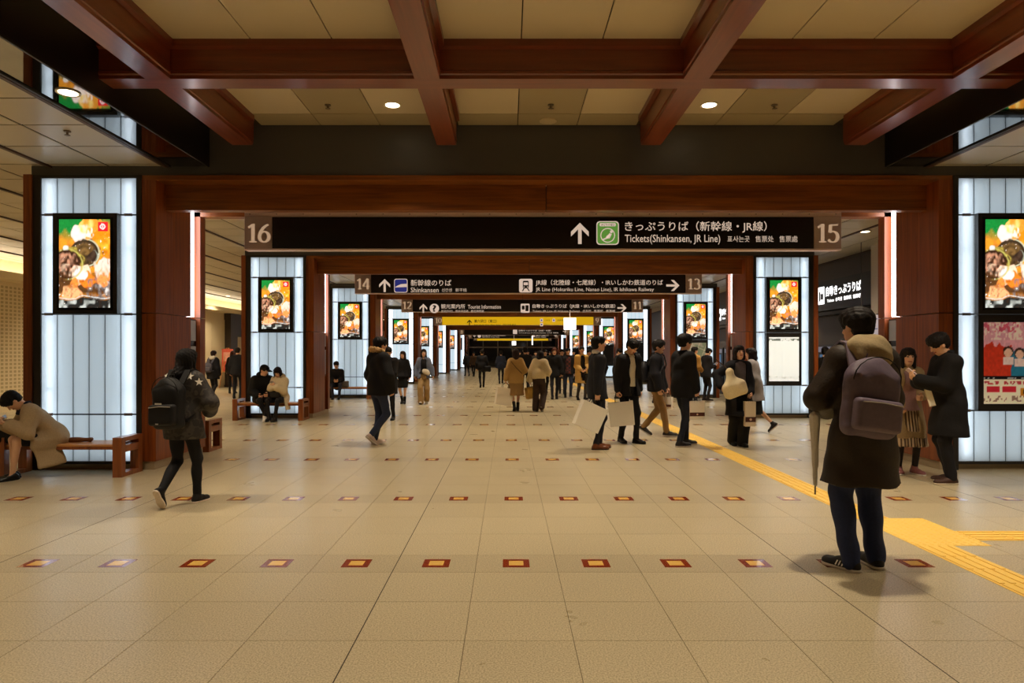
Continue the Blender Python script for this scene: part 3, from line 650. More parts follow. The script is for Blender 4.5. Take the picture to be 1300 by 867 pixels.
flat(e, 'icon_ring', 'icon_white', circle(fx(771.3), fz(299), .108), YF-.004); flat(e, 'icon_disc', 'icon_green', circle(fx(771.3), fz(299), .094), YF-.006)
m = MB(); cx, cz = fx(771.3), fz(299)
for pl in ([(-.075,-.055),(-.065,-.075),(-.01,-.05),(.0,-.02)], [(-.02,-.05),(.03,-.045),(.06,.02),(.02,.03)], circle(.052, .052, .022, 10), [(-.01,-.0),(.03,.01),(.0,-.04),(-.03,-.03)]): m.prism([(cx+p[0], cz+p[1]) for p in pl], YF-.009, YF-.007)
m.build('icon_figure', 'icon_white', e)
text('みどりの窓口', e, 'letter_dark', fx(763), fx(780), fz(287.1), fz(284.1), YF-.0062, .01)
S(e, Y, 'きっぷうりば（新幹線・JR線）', 793, 973, 281, 295.5); S(e, Y, 'Tickets(Shinkansen, JR Line)', 793, 914, 298, 310.5, bold=.004); S(e, Y, '표사는곳   售票处   售票處', 923, 1012, 299.5, 307.5, bold=0)
Y = 17.2; e = sign_body(Y, 'dark overhead sign numbered 14 and 13 for the Shinkansen and local lines', '14', '13'); fx, fz = ib(e, Y)
arrow(e, 'letter', fx(488.5), fz(362.5), .33, 0, -.0145)
flat(e, 'icon_border', 'icon_white', rrect(fx(500.5), fx(517.5), fz(371.5), fz(354), .05), YF); flat(e, 'icon', 'icon_blue', rrect(fx(501.3), fx(516.7), fz(370.7), fz(354.8), .045), YF-.002)
flat(e, 'icon_train', 'icon_white', [(fx(501.4), fz(365)), (fx(516.6), fz(364.4)), (fx(516.6), fz(360.2)), (fx(509), fz(360.8)), (fx(504), fz(363))], YF-.004)
S(e, Y, '新幹線のりば', 521.5, 573, 355, 363.2, bold=.006); S(e, Y, 'Shinkansen', 521.5, 557, 365, 371.2, bold=.004); S(e, Y, '신칸센   新干线', 561, 592.5, 366, 370.5, bold=0)
flat(e, 'train_icon', 'icon_white', rrect(fx(659), fx(676), fz(371.3), fz(354), .05), YF)
tx, tz = fx(667.5), fz(362.6)
m = MB().prism([(p[0], p[1]) for p in rrect(tx-.075, tx+.075, tz-.07, tz+.12, .03)], YF-.004, YF-.002); m.prism([(tx-.10, tz-.14), (tx-.07, tz-.14), (tx-.03, tz-.07), (tx-.06, tz-.07)], YF-.004, YF-.002); m.prism([(tx+.07, tz-.14), (tx+.10, tz-.14), (tx+.06, tz-.07), (tx+.03, tz-.07)], YF-.004, YF-.002)
m.build('train_icon_body', 'letter_dark', e); flat(e, 'train_icon_window', 'icon_white', rrect(tx-.055, tx+.055, tz+.01, tz+.08, .01), YF-.004); flat(e, 'train_icon_lamp', 'icon_white', circle(tx-.045, tz-.035, .014, 8), YF-.004); flat(e, 'train_icon_lamp', 'icon_white', circle(tx+.045, tz-.035, .014, 8), YF-.004)
S(e, Y, 'JR線（北陸線・七尾線）・IRいしかわ鉄道のりば', 680, 841.5, 355, 363.2); S(e, Y, 'JR Line (Hokuriku Line, Nanao Line), IR Ishikawa Railway', 680, 830, 365, 371.2, bold=.002); arrow(e, 'letter', fx(854), fz(362.5), .33, R(-90), -.0145)
Y = 24.7; e = sign_body(Y, 'dark overhead sign numbered 12 and 11 for tourist information and tickets', '12', '11'); fx, fz = ib(e, Y)
arrow(e, 'letter', fx(537.5), fz(391.5), .33, 0, -.0145)
flat(e, 'icon', 'icon_white', circle(fx(551.5), fz(391.5), .17), YF); text('?', e, 'letter_dark', fx(549), fx(554), fz(395.8), fz(387.2), YF-.0025, .03)
S(e, Y, '観光案内所', 560, 590.5, 386, 391.8, bold=.006); S(e, Y, 'Tourist Information', 594, 635.8, 387, 392, bold=.004); S(e, Y, '관광안내소   观光问讯处   觀光詢問處', 560, 614.5, 393.5, 396.6, bold=0)
flat(e, 'ticket_icon', 'icon_white', rrect(fx(661), fx(672.3), fz(397), fz(385.5), .04), YF); m = MB().prism(rrect(fx(662.5), fx(666), fz(393), fz(388), .02), YF-.004, YF-.002).prism(rrect(fx(667), fx(671), fz(395), fz(387.5), .02), YF-.004, YF-.002); m.build('ticket_icon_figure', 'letter_dark', e)
S(e, Y, '自動きっぷうりば（JR線・IRいしかわ鉄道）', 676, 781, 386, 391.8, bold=.01); S(e, Y, 'Tickets (JR Line, IR Ishikawa Railway)   승차권   售票机   售票機', 676, 781, 393.3, 396.8, bold=0); arrow(e, 'letter', fx(789.5), fz(391), .33, R(-90), -.0145)
Y = 35.8; e = sign_body(Y, 'bright yellow overhead sign numbered 10 and 9 in the middle distance', '10', '9', panel='sign_yellow'); fx, fz = ib(e, Y)
arrow(e, 'letter_dark', fx(596), fz(409.5), .30, 0, -.0145); S(e, Y, '兼六園口（東口）', 602, 630.5, 405.5, 409.8, 'letter_dark', .012); S(e, Y, 'Kenrokuen Gate (East Gate)   겐로쿠엔 출구', 602, 655, 411, 413.6, 'letter_dark', 0)
for x in (687.5, 703):
    for yy in ((404.5, 408.6), (410, 414.2)) if x < 700 else ((404.5, 408.6),): flat(e, 'small_icon', 'icon_white', rrect(fx(x-1.8), fx(x+1.8), fz(yy[1]), fz(yy[0]), .02), YF); flat(e, 'small_icon_mark', 'icon_blue', circle(fx(x), fz(sum(yy)/2), .04, 8), YF-.002)
S(e, Y, 'バスのりば', 691, 698, 405.5, 407.5, 'letter_dark', 0); S(e, Y, 'タクシー', 691, 698, 411, 413, 'letter_dark', 0); S(e, Y, '北陸鉄道線', 707, 716, 405.5, 407.5, 'letter_dark', 0)
Y = 53.9; e = sign_body(Y, 'distant dark overhead ticket sign below the yellow sign', '8', '7'); fx, fz = ib(e, Y)
flat(e, 'ticket_icon', 'icon_white', rrect(fx(651.2), fx(656.6), fz(424), fz(418.4), .04), YF); S(e, Y, '自動きっぷうりば（JR線・IR線）', 658.5, 699.5, 418.6, 421, bold=.008); S(e, Y, 'Tickets (JR Line, IR Ishikawa Railway)  승차권  售票机', 658.5, 709, 421.9, 423.4, bold=.005); arrow(e, 'letter', fx(717), fz(420.6), .3, R(-90), -.0145)
Y = 65.6; e = sign_body(Y, 'farthest dark overhead sign with two white legends', '6', '5'); fx, fz = ib(e, Y)
arrow(e, 'letter', fx(602.6), fz(426.4), .28, R(90), -.0145); flat(e, 'icon', 'icon_white', circle(fx(608.5), fz(426.5), .17, 12), YF); S(e, Y, '観光案内所 Tourist Information', 612, 642, 425, 426.6, bold=.008); S(e, Y, '金沢港口 West Gate', 612, 634, 427.3, 428.4, bold=.01)
S(e, Y, '兼六園口', 680, 696, 425, 426.6, bold=.008); S(e, Y, 'East Gate', 680, 693, 427.3, 428.4, bold=.01); arrow(e, 'letter', fx(705), fz(426), .28, R(-90), -.0145); flat(e, 'icon', 'icon_white', rrect(fx(675.8), fx(679), fz(428), fz(425), .03), YF)
Y = 76.1; e = sign_body(Y, 'far yellow overhead sign before the glass end wall', '4', '3', panel='sign_yellow')
# small lit hanging signs
for x, y0, y1, w, Y, lab in ((723.5, 403.5, 418.5, 15.5, 31.0, 'small bright white square sign hanging in front of the yellow sign'), (652.5, 433, 438.3, 5.4, 62.0, 'tiny bright square sign hanging far down the hall'), (675.8, 426.5, 438, 1.6, 60.0, 'thin bright vertical sign hanging far down the hall')):
    a, b = PX(x-w/2, y1, Y), PX(x+w/2, y0, Y); c = (a+b)/2
    hs = empty('hanging_sign', (c.x, Y, a.z), 0, lab, 'sign')
    MB().box(a.x-c.x, b.x-c.x, -.04, .04, 0, b.z-a.z).build('lit_box', 'lit_white', hs); MB().tube([(0, 0, b.z-a.z), (0, 0, 4.48-a.z)], .012, 6).build('rod', 'letter', hs)
# ================================================================ glass end wall
ew = empty('window_1', (0, 78, 0)); tag(ew, 'dark glass end wall with metal mullions at the far end', 'window', kind='structure')
xsn = [-6.7+i*1.675 for i in range(9)]
for i in range(8):
    for z0, z1 in ((.1, 2.25), (2.4, 4.6)): MB().box(xsn[i]+.04, xsn[i+1]-.04, .04, .06, z0, z1).build('pane', 'night_glass', ew)
for x in xsn: MB().box(x-.05, x+.05, 0, .12, 0, 4.62).build('mullion', 'trim_metal', ew)
MB().box(-6.7, 6.7, 0, .14, 2.25, 2.4).build('transom', 'trim_metal', ew); MB().box(-6.7, 6.7, 0, .12, 0, .1).build('sill', 'trim_metal', ew)
# ================================================================ figures: smooth implicit surfaces -> one mesh per body / garment
V3 = lambda *a: np.array(a, float)
def unit(v): return np.asarray(v, float)/max(np.linalg.norm(v), 1e-9)
class Field:
    def __init__(s): s.p = []
    def add(s, fn, lo, hi, op='u', k=0.02): s.p.append((fn, np.asarray(lo, float), np.asarray(hi, float), op, k)); return s
    def cap(s, a, b, ra, rb, k=0.02, op='u'):
        a, b = np.asarray(a, float), np.asarray(b, float); ab = b-a; L2 = max(ab@ab, 1e-9)
        def fn(x, y, z):
            px, py, pz = x-a[0], y-a[1], z-a[2]; t = np.clip((px*ab[0]+py*ab[1]+pz*ab[2])/L2, 0, 1)
            return np.sqrt((px-t*ab[0])**2+(py-t*ab[1])**2+(pz-t*ab[2])**2)-(ra+(rb-ra)*t)
        r = max(ra, rb); return s.add(fn, np.minimum(a, b)-r, np.maximum(a, b)+r, op, k)
    def ecap(s, a, b, ra, rb, front, flat, k=0.03, op='u'):
        a, b, f = np.asarray(a, float), np.asarray(b, float), unit(front); ab = b-a; L2 = max(ab@ab, 1e-9); g = 1/flat-1
        def fn(x, y, z):
            px, py, pz = x-a[0], y-a[1], z-a[2]; t = np.clip((px*ab[0]+py*ab[1]+pz*ab[2])/L2, 0, 1)
            dx, dy, dz = px-t*ab[0], py-t*ab[1], pz-t*ab[2]; q = (dx*f[0]+dy*f[1]+dz*f[2])*g
            return (np.sqrt((dx+f[0]*q)**2+(dy+f[1]*q)**2+(dz+f[2]*q)**2)-(ra+(rb-ra)*t))*min(1, flat*1.15)
        r = max(ra, rb); return s.add(fn, np.minimum(a, b)-r, np.maximum(a, b)+r, op, k)
    def ell(s, c, r, M=None, k=0.01, op='u'):
        c, r = np.asarray(c, float), np.asarray(r, float); M = np.eye(3) if M is None else M      # columns: axes
        def fn(x, y, z):
            px, py, pz = x-c[0], y-c[1], z-c[2]; q = [px*M[0, i]+py*M[1, i]+pz*M[2, i] for i in range(3)]
            k0 = np.sqrt(sum((q[i]/r[i])**2 for i in range(3))); k1 = np.sqrt(sum((q[i]/r[i]**2)**2 for i in range(3)))+1e-9
            return k0*(k0-1)/k1
        m = r.max(); return s.add(fn, c-m, c+m, op, k)
    def rbox(s, c, hs, rad, M=None, k=0.02, op='u'):
        c, hs = np.asarray(c, float), np.asarray(hs, float)-rad; M = np.eye(3) if M is None else M
        def fn(x, y, z):
            px, py, pz = x-c[0], y-c[1], z-c[2]; q = [np.abs(px*M[0, i]+py*M[1, i]+pz*M[2, i])-hs[i] for i in range(3)]
            return np.sqrt(sum(np.maximum(v, 0)**2 for v in q))+np.minimum(np.maximum(np.maximum(q[0], q[1]), q[2]), 0)-rad
        m = np.linalg.norm(hs)+rad; return s.add(fn, c-m, c+m, op, k)
    def clip(s, n, d, k=0.0):                # keep n.p <= d
        n = unit(n); return s.add(lambda x, y, z: x*n[0]+y*n[1]+z*n[2]-d, None, None, 'i', k)
    def warp(s, fn): return s.add(fn, None, None, 'w', 0)
    def mesh(s, h):
        us = [q for q in s.p if q[3] == 'u']; lo = np.min([q[1] for q in us], 0)-2.5*h; hi = np.max([q[2] for q in us], 0)+2.5*h
        for q in s.p:                       # horizontal clips shrink the box
            pass
        nn = np.ceil((hi-lo)/h).astype(int)+1; ax = [lo[i]+h*np.arange(nn[i]) for i in range(3)]
        F = np.full(nn, 0.5, np.float32)
        for fn, a, b, op, k in s.p:
            if a is None or np.any(np.isnan(a)): sl = (slice(None),)*3
            else:
                mg = k+2.5*h+(0.0 if op == 'u' else 0.0); i0 = np.maximum(((a-mg-lo)/h).astype(int), 0); i1 = np.minimum(((b+mg-lo)/h).astype(int)+2, nn)
                if np.any(i1 <= i0): continue
                sl = tuple(slice(i0[i], i1[i]) for i in range(3))
            X, Y, Z = ax[0][sl[0]][:, None, None], ax[1][sl[1]][None, :, None], ax[2][sl[2]][None, None, :]
            d = fn(X, Y, Z); G = F[sl]
            if op == 'w': F[sl] = G+d; continue
            if op == 'u':
                hh = np.clip(.5+.5*(G-d)/k, 0, 1) if k > 0 else (G > d).astype(float); F[sl] = G*(1-hh)+d*hh-k*hh*(1-hh)
            else:
                if op == 's': d = -d
                kk = max(k, 1e-6); hh = np.clip(.5-.5*(G-d)/kk, 0, 1); F[sl] = G*(1-hh)+d*hh+kk*hh*(1-hh)
        return surface(F, lo, h)
def surface(F, lo, h):
    nx, ny, nz = F.shape; S = F < 0; cs = (nx-1, ny-1, nz-1)
    acc = [np.zeros(cs, np.float32) for _ in range(3)]; cnt = np.zeros(cs, np.int8); I = np.indices(F.shape, dtype=np.float32, sparse=True); cross = []
    for A in range(3):
        s0 = [slice(None)]*3; s1 = [slice(None)]*3; s0[A] = slice(0, -1); s1[A] = slice(1, None); f0, f1 = F[tuple(s0)], F[tuple(s1)]
        c = S[tuple(s0)] != S[tuple(s1)]; cross.append(c); t = np.where(c, f0/np.where(c, f0-f1, 1), 0)
        B, D = [i for i in range(3) if i != A]
        for db in (0, 1):
            for dd in (0, 1):
                sl = [slice(None)]*3; sl[B] = slice(db, db+cs[B]); sl[D] = slice(dd, dd+cs[D]); sl = tuple(sl); cc = c[sl]; tt = t[sl]
                cnt += cc
                for q in range(3):
                    base = I[q]; bs = [slice(None)]*3
                    bs[q] = slice(0, cs[q]) if q == A else (slice(db, db+cs[B]) if q == B else slice(dd, dd+cs[D]))
                    bq = base[tuple(bs[i] if i == q else slice(None) for i in range(3))]
                    acc[q] += cc*(bq+(tt if q == A else 0))
    act = cnt > 0; idx = np.full(cs, -1, np.int32); idx[act] = np.arange(act.sum()); n = cnt[act].astype(np.float32)
    V = np.stack([acc[q][act]/n for q in range(3)], 1)*h+lo; quads = []
    for A in range(3):
        B, D = (A+1) % 3, (A+2) % 3; ii = np.argwhere(cross[A]); ok = (ii[:, B] > 0) & (ii[:, D] > 0) & (ii[:, B] < cs[B]) & (ii[:, D] < cs[D]); ii = ii[ok]
        if not len(ii): continue
        e = np.eye(3, dtype=int); q = np.stack([idx[tuple((ii-e[B]-e[D]).T)], idx[tuple((ii-e[D]).T)], idx[tuple(ii.T)], idx[tuple((ii-e[B]).T)]], 1)
        ins = S[tuple(ii.T)]; q[~ins] = q[~ins][:, ::-1]; quads.append(q)
    return V, np.concatenate(quads)
def ik(a, b, l1, l2, pole):
    a, b = np.asarray(a, float), np.asarray(b, float); d = b-a; D = np.linalg.norm(d)
    if D > (l1+l2)*.995: b = a+d/D*(l1+l2)*.995; d = b-a; D = np.linalg.norm(d)
    u = d/D; x = (l1*l1-l2*l2+D*D)/(2*D); y = math.sqrt(max(l1*l1-x*x, 0)); p = np.asarray(pole, float); p = unit(p-u*(p@u))
    return a+u*x+p*y, b
def rotm(axis, deg):
    return np.array(Matrix.Rotation(R(deg), 3, Vector(axis)))
CLOTHN = 0
def cloth(col, rough=0.85, noise=0.18, nscale=60, bump=0.25):
    nm = 'cloth_%d_%d_%d_%d' % (*col, int(rough*100)); return plain(nm, col, rough, noise=noise, nscale=nscale, bump=bump, spec=0.3) and nm
def stripes_mat(name, c1, c2, f, ang=True):
    m, nt, b = newmat(name); tc = N(nt, 'ShaderNodeTexCoord'); wv = N(nt, 'ShaderNodeTexWave'); wv.inputs['Scale'].default_value = f; wv.inputs['Distortion'].default_value = .4; wv.inputs['Detail'].default_value = 1
    nt.links.new(tc.outputs['Object'], wv.inputs['Vector']); cr = N(nt, 'ShaderNodeValToRGB'); cr.color_ramp.elements[0].color = (*lin(c1), 1); cr.color_ramp.elements[1].color = (*lin(c2), 1); cr.color_ramp.elements[0].position = .35; cr.color_ramp.elements[1].position = .65
    nt.links.new(wv.outputs[0], cr.inputs[0]); nt.links.new(cr.outputs[0], b.inputs['Base Color']); b.inputs['Roughness'].default_value = .85
    return name
def camo_mat(name, cols, sc):
    m, nt, b = newmat(name); tc = N(nt, 'ShaderNodeTexCoord'); n1 = N(nt, 'ShaderNodeTexNoise'); n1.inputs['Scale'].default_value = sc; n1.inputs['Detail'].default_value = 2
    nt.links.new(tc.outputs['Object'], n1.inputs['Vector']); cr = N(nt, 'ShaderNodeValToRGB'); cr.color_ramp.interpolation = 'CONSTANT'; el = cr.color_ramp.elements
    while len(el) < len(cols): el.new(.5)
    for i, c in enumerate(cols): el[i].position = [0, .42, .52, .62][i]; el[i].color = (*lin(c), 1)
    nt.links.new(n1.outputs[0], cr.inputs[0]); nt.links.new(cr.outputs[0], b.inputs['Base Color']); b.inputs['Roughness'].default_value = .7; return name
def check_mat(name, c1, c2, f):
    m, nt, b = newmat(name); tc = N(nt, 'ShaderNodeTexCoord'); ck = N(nt, 'ShaderNodeTexChecker'); ck.inputs['Scale'].default_value = f; ck.inputs[1].default_value = (*lin(c1), 1); ck.inputs[2].default_value = (*lin(c2), 1)
    nt.links.new(tc.outputs['Object'], ck.inputs[0]); nt.links.new(ck.outputs[0], b.inputs['Base Color']); b.inputs['Roughness'].default_value = .85; return name
SKIN = lin(226, 176, 142)
PEOPLE = []
def person(label, at=None, loc=None, yaw=0, h=1.68, sex='m', lean=4, head=(0, 0), feet=None, hands=None, curl=(.5, .5), hip=None, hip_off=(0, 0), sit=False,
           top=None, bottom=None, hair=None, shoes=None, extra=None, elbow=None, handdir=None, skin=SKIN, group='people in the hall', name='person', knee_out=.15):
    if loc is None: p = PX(at[0], at[1], 0); Z = 1300.5/(at[1]-VPY); loc = ((at[0]-VPX)*Z/FPX+CAMX, Z)
    Z = loc[1]; s = h/1.70; male = sex == 'm'
    res = min(max(Z*.00115, .0082), .024); hres = max(.006, res*.6); fres = max(.0048, res*.46)
    root = empty(name, (loc[0], loc[1], 0), R(yaw), label, 'person', group)
    sp = unit((0, math.sin(R(lean)), math.cos(R(lean))))
    FW = unit((0, math.cos(R(lean)), -math.sin(R(lean))))
    hipz = (.905*s if hip is None else hip); pc = V3(hip_off[0], hip_off[1], hipz+.03*s)
    shw, wst, hpw = ((.172, .138, .150) if male else (.150, .118, .156)); shw *= s; wst *= s; hpw *= s
    wc = pc+sp*.15*s; cc = pc+sp*.32*s; sh0 = pc+sp*.455*s; nb = pc+sp*.53*s
    hp = {'L': pc+V3(-.085*s, 0, -.03*s), 'R': pc+V3(.085*s, 0, -.03*s)}; sh = {'L': sh0+V3(-shw, 0, 0), 'R': sh0+V3(shw, 0, 0)}
    # head frame
    hpch, hyaw = head; Mh = rotm((0, 0, 1), hyaw)@rotm((1, 0, 0), -(hpch+lean*.4)); hr, hf, hu = Mh[:, 0], Mh[:, 1], Mh[:, 2]
    hc = nb+unit(sp*.6+V3(0, 0, .4)+hf*.25*math.sin(R(hpch)))*.055*s+hu*.085*s+hf*.022*s
    hl = lambda x, y, z: hc+(hr*x+hf*y+hu*z)*s
    feet = feet or {'L': (-.1, 0, 0, 0, 8), 'R': (.1, 0, 0, 0, -8)}
    ank, kn, ff, fu = {}, {}, {}, {}
    for q in 'LR':
        fx_, fy_, lift, pit, fyaw = feet[q]; Mf = rotm((0, 0, 1), fyaw)@rotm((1, 0, 0), -pit); ff[q], fu[q] = Mf[:, 1], Mf[:, 2]
        a = V3(fx_, fy_, .085*s+lift); kn[q], ank[q] = ik(hp[q], a, .425*s, .415*s, V3((-1 if q == 'L' else 1)*knee_out, 1, .15 if sit else 0))
    el, wr = {}, {}
    hands = hands or {}; elbow = elbow or {}; handdir = handdir or {}
    for q in 'LR':
        sg = -1 if q == 'L' else 1
        w_ = hands.get(q); tgt = sh[q]+V3(sg*.07*s, .03*s, -.515*s) if w_ is None else V3(*w_)
        el[q], wr[q] = ik(sh[q], tgt, .285*s, .245*s, V3(*elbow.get(q, (sg*.5, -1, -.3))))
    def W(p):
        c, n_ = math.cos(R(yaw)), math.sin(R(yaw)); return Vector((loc[0]+p[0]*c-p[1]*n_, loc[1]+p[0]*n_+p[1]*c, p[2]))
    # ------------------------------------------------------------ body: head, trunk, limbs, hands, one mesh
    VV, FF, CC = [], [], []
    def put(vf, colfn=None):
        V_, F_ = vf; FF.append(F_+sum(len(v) for v in VV)); VV.append(V_); c = np.ones((len(V_), 3))*np.array(skin)
        if colfn: c = colfn(V_, c)
        CC.append(c)
    B = Field(); fr = FW
    B.ecap(pc, wc, hpw-.012, wst-.012, fr, .66).ecap(wc, cc, wst-.012, .142*s, fr, .66).cap(sh['L'], sh['R'], .045*s, .045*s, .05).cap(nb-sp*.06*s, nb+sp*.03*s, .06*s, .052*s, .04)
    for q in 'LR':
        B.cap(hp[q], kn[q], .074*s, .05*s, .04).cap(kn[q], ank[q], .05*s, .032*s, .03).cap(ank[q]-fu[q]*.03*s, ank[q]+ff[q]*.11*s-fu[q]*.055*s, .026*s, .020*s, .015)
        B.cap(sh[q], el[q], .046*s, .036*s, .04).cap(el[q], wr[q], .037*s, .026*s, .02)
    put(B.mesh(max(res*1.25, .0165)))
    H = Field(); E = lambda c, r, **k: H.ell(hl(*c), V3(*r)*s, Mh, **k)
    E((0, -.012, .028), (.074, .093, .086)); E((0, .018, -.03), (.061, .068, .083), k=.02); E((0, .038, -.080), (.040, .042, .033), k=.025)
    H.cap(hl(0, .086, .010), hl(0, .101, -.022), .008*s, .0125*s, .012); E((0, .083, -.054), (.024, .012, .0105), k=.008)
    for sg in (-1, 1): E((sg*.078, -.006, -.010), (.011, .021, .031), k=.008); E((sg*.031, .097, .010), (.019, .016, .012), k=.012, op='s'); E((sg*.031, .073, .009), (.014, .013, .012), k=.004)
    E((0, .078, .030), (.046, .014, .009), k=.012)
    H.cap(nb-sp*.05*s, hl(0, -.022, -.06), .054*s, .049*s, .03)
    eye_d, lip, brow = lin(26, 18, 15), lin(176, 96, 84), lin(34, 24, 20)
    def hcol(V_, c):
        q = ((V_-hc)@Mh)/s; x, y, z = np.abs(q[:, 0]), q[:, 1], q[:, 2]; fr_ = y > .05
        c[fr_ & (x < .028) & (np.abs(z+.054) < .009)] = lip; m_ = fr_ & (np.abs(x-.031) < .016) & (np.abs(z-.010) < .0075); c[m_] = lin(200, 190, 180); c[m_ & (np.abs(x-.031) < .009)] = eye_d
        c[fr_ & (np.abs(x-.032) < .021) & (np.abs(z-.034) < .0055)] = brow; c[fr_ & (np.abs(x-.045) < .016) & (np.abs(z+.02) < .014)] *= V3(1.03, .93, .92); return c
    put(H.mesh(hres), hcol)
    HN = {}
    for q in 'LR':
        sg = -1 if q == 'L' else 1
        d = unit(handdir[q][0]) if q in handdir else unit(wr[q]-el[q]); n_ = unit(handdir[q][1]) if q in handdir else V3(-sg, .25, 0); n_ = unit(n_-d*(n_@d)); t_ = np.cross(d, n_)*(-sg)     # thumb side
        if t_@V3(0, 1, .3) < 0 and q not in handdir: t_ = -t_
        cu = curl[0 if q == 'L' else 1]; G = Field(); M_ = np.stack([t_, d, n_], 1); G.cap(el[q]*.25+wr[q]*.75, wr[q], .028*s, .024*s, .01)
        pm = wr[q]+d*.048*s; G.rbox(pm, V3(.037, .046, .0145)*s, .012*s, M_, k=.018)
        for i, (o, l) in enumerate(((.029, .92), (.010, 1.0), (-.010, .95), (-.028, .78))):
            b0 = wr[q]+(d*.086+t_*o)*s; dirn = d.copy(); a = 0; pts = [b0]
            for j, (ln, an) in enumerate(((.042, 18+52*cu), (.026, 12+68*cu), (.021, 8+50*cu))):
                a += R(an); dirn = d*math.cos(a)+n_*math.sin(a); pts.append(pts[-1]+dirn*ln*l*s)
            for j in range(3): G.cap(pts[j], pts[j+1], (.0092-.0007*j)*s, (.0085-.0008*j)*s, .005)
        tb = wr[q]+(d*.028+t_*.030+n_*.006)*s; t1 = tb+unit(d*.65+t_*.75+n_*.3)*.04*s; t2_ = t1+unit(d*.8+t_*(.25-.5*cu)+n_*(.3+.7*cu))*.032*s; G.cap(tb, t1, .0125*s, .010*s, .010).cap(t1, t2_, .0098*s, .0085*s, .004)
        put(G.mesh(fres)); HN[q] = dict(palm=pm, d=d, n=n_, t=t_, grip=wr[q]+(d*.085+n_*.028)*s)
    me = npmesh('body', np.concatenate(VV), np.concatenate(FF), 'skin', np.concatenate(CC)); link('body', me, root)
    J = dict(root=root, W=W, hand=HN, hc=hc, Mh=Mh, sh=sh, pc=pc, cc=cc, nb=nb, sp=sp, FW=FW, s=s, ank=ank, kn=kn, yaw=yaw, loc=loc, res=res, hl=hl, el=el, wr=wr, hp=hp)
    def wear(nm, fld, mat, r=None, parent=root, lab=None):
        V_, F_ = fld.mesh(r or res); o = link(nm, npmesh(nm, V_, F_, mat), parent)
        if lab: o['label'] = lab
        return o
    J['wear'] = wear
    rs = (abs(hash(label)) % 97)*.13 if False else (len(label)*1.7+loc[0]*3.1) % 9
    def folds(amp, fx=21., fz=9.): return lambda x, y, z: amp*(np.sin(fx*x+3*np.sin(fz*.6*z+rs))*np.cos(fx*.8*y+1.3+rs+2*np.sin(fz*.4*z))+.6*np.sin(fz*1.6*z+6*x+4*y+rs))
    # ------------------------------------------------------------ trousers / skirt
    bt = bottom or dict(kind='trousers', col=(30, 32, 44)); mat = bt.get('mat') or cloth(bt.get('col', (30, 30, 36)), .8)
    T = Field(); lo_ = bt.get('loose', 0.0)
    if bt['kind'] in ('trousers', 'wide'):
        wd = .045 if bt['kind'] == 'wide' else 0.0
        T.ecap(pc-V3(0, 0, .02*s), wc-sp*.03*s, hpw+.006, wst+.012, fr, .70)
        for q in 'LR':
            e_ = ank[q]+(kn[q]-ank[q])*bt.get('cut', -.05)
            T.cap(hp[q], kn[q], .086*s+lo_, .060*s+lo_+wd*.7, .05).cap(kn[q], e_, .060*s+lo_+wd*.7, .044*s+lo_+wd, .02)
        T.warp(folds(.0045, 26, 17)); wear('trousers', T, mat)
    elif bt['kind'] in ('skirt', 'pleated'):
        hz = bt.get('hem', .55); hm = (kn['L']+kn['R'])/2*V3(.5, .35, 0)+pc*V3(.5, .65, 0); hm[2] = hz-.03
        if sit:
            T.ecap(pc, wc, hpw+.01, wst+.012, fr, .72)
            for q in 'LR': T.cap(hp[q], hp[q]+(kn[q]-hp[q])*bt.get('thigh', .85), .092*s, .075*s, .06)
        else:
            fl = bt.get('flare', .05); T.ecap(pc, wc, hpw+.008, wst+.012, fr, .74, k=.02).ecap(pc, hm, hpw+.012, hpw+.012+fl, fr, .78, k=.04)
            for q in 'LR': T.cap(hp[q], kn[q], .085*s, .075*s, .05)
            T.clip((0, 0, -1), -hz)
            if bt['kind'] == 'pleated': T.warp(lambda x, y, z: .007*np.sin(26*np.arctan2(y-pc[1], x-pc[0])+4*z)*np.clip((pc[2]-z)*4, 0, 1))
            else: T.warp(folds(.004))
        wear('skirt', T, mat)
        if bt.get('tights'):
            T = Field()
            for q in 'LR': T.cap(hp[q], kn[q], .078*s, .054*s, .03).cap(kn[q], ank[q], .053*s, .038*s, .02)
            wear('tights', T, cloth(bt['tights'], .7, bump=0))
    # ------------------------------------------------------------ tops, innermost first
    for tp_ in (top if isinstance(top, list) else [top]):
        if not tp_: continue
        o = tp_.get('o', .016); hem = tp_.get('hem'); T = Field(); m_ = tp_.get('mat') or cloth(tp_['col'], tp_.get('rough', .85), bump=tp_.get('bump', .25))
        T.ecap(pc+sp*(.02 if hem is None or hem > pc[2]-.02 else 0), wc, hpw+o, max(wst, hpw*.86)+o, fr, .74).ecap(wc, cc, max(wst, hpw*.86)+o, .146*s+o, fr, .74)
        T.cap(sh['L']+V3(.02, 0, -.01), sh['R']+V3(-.02, 0, -.01), .050*s+o*.7, .050*s+o*.7, .07).ecap(cc, nb-sp*.035*s, .125*s+o*.6, .066*s+o*.5, fr, .85, k=.03)
        if hem is not None and not sit:
            hm = pc+(kn['L']+kn['R'])*V3(.14, .14, 0)-pc*V3(.28, .28, 0); hm[2] = hem-.02; fl = tp_.get('flare', .02)
            T.ecap(pc+V3(0, 0, .06), hm, hpw+o+.004, hpw+o+.004+fl, fr*V3(1, 1, 0), .82, k=.03)
            if hem < .8*s:
                for q in 'LR': T.cap(hp[q], kn[q], .092*s+o*.5, .078*s+o*.5, .06)
        if hem is not None: T.clip((0, 0, -1), -hem)
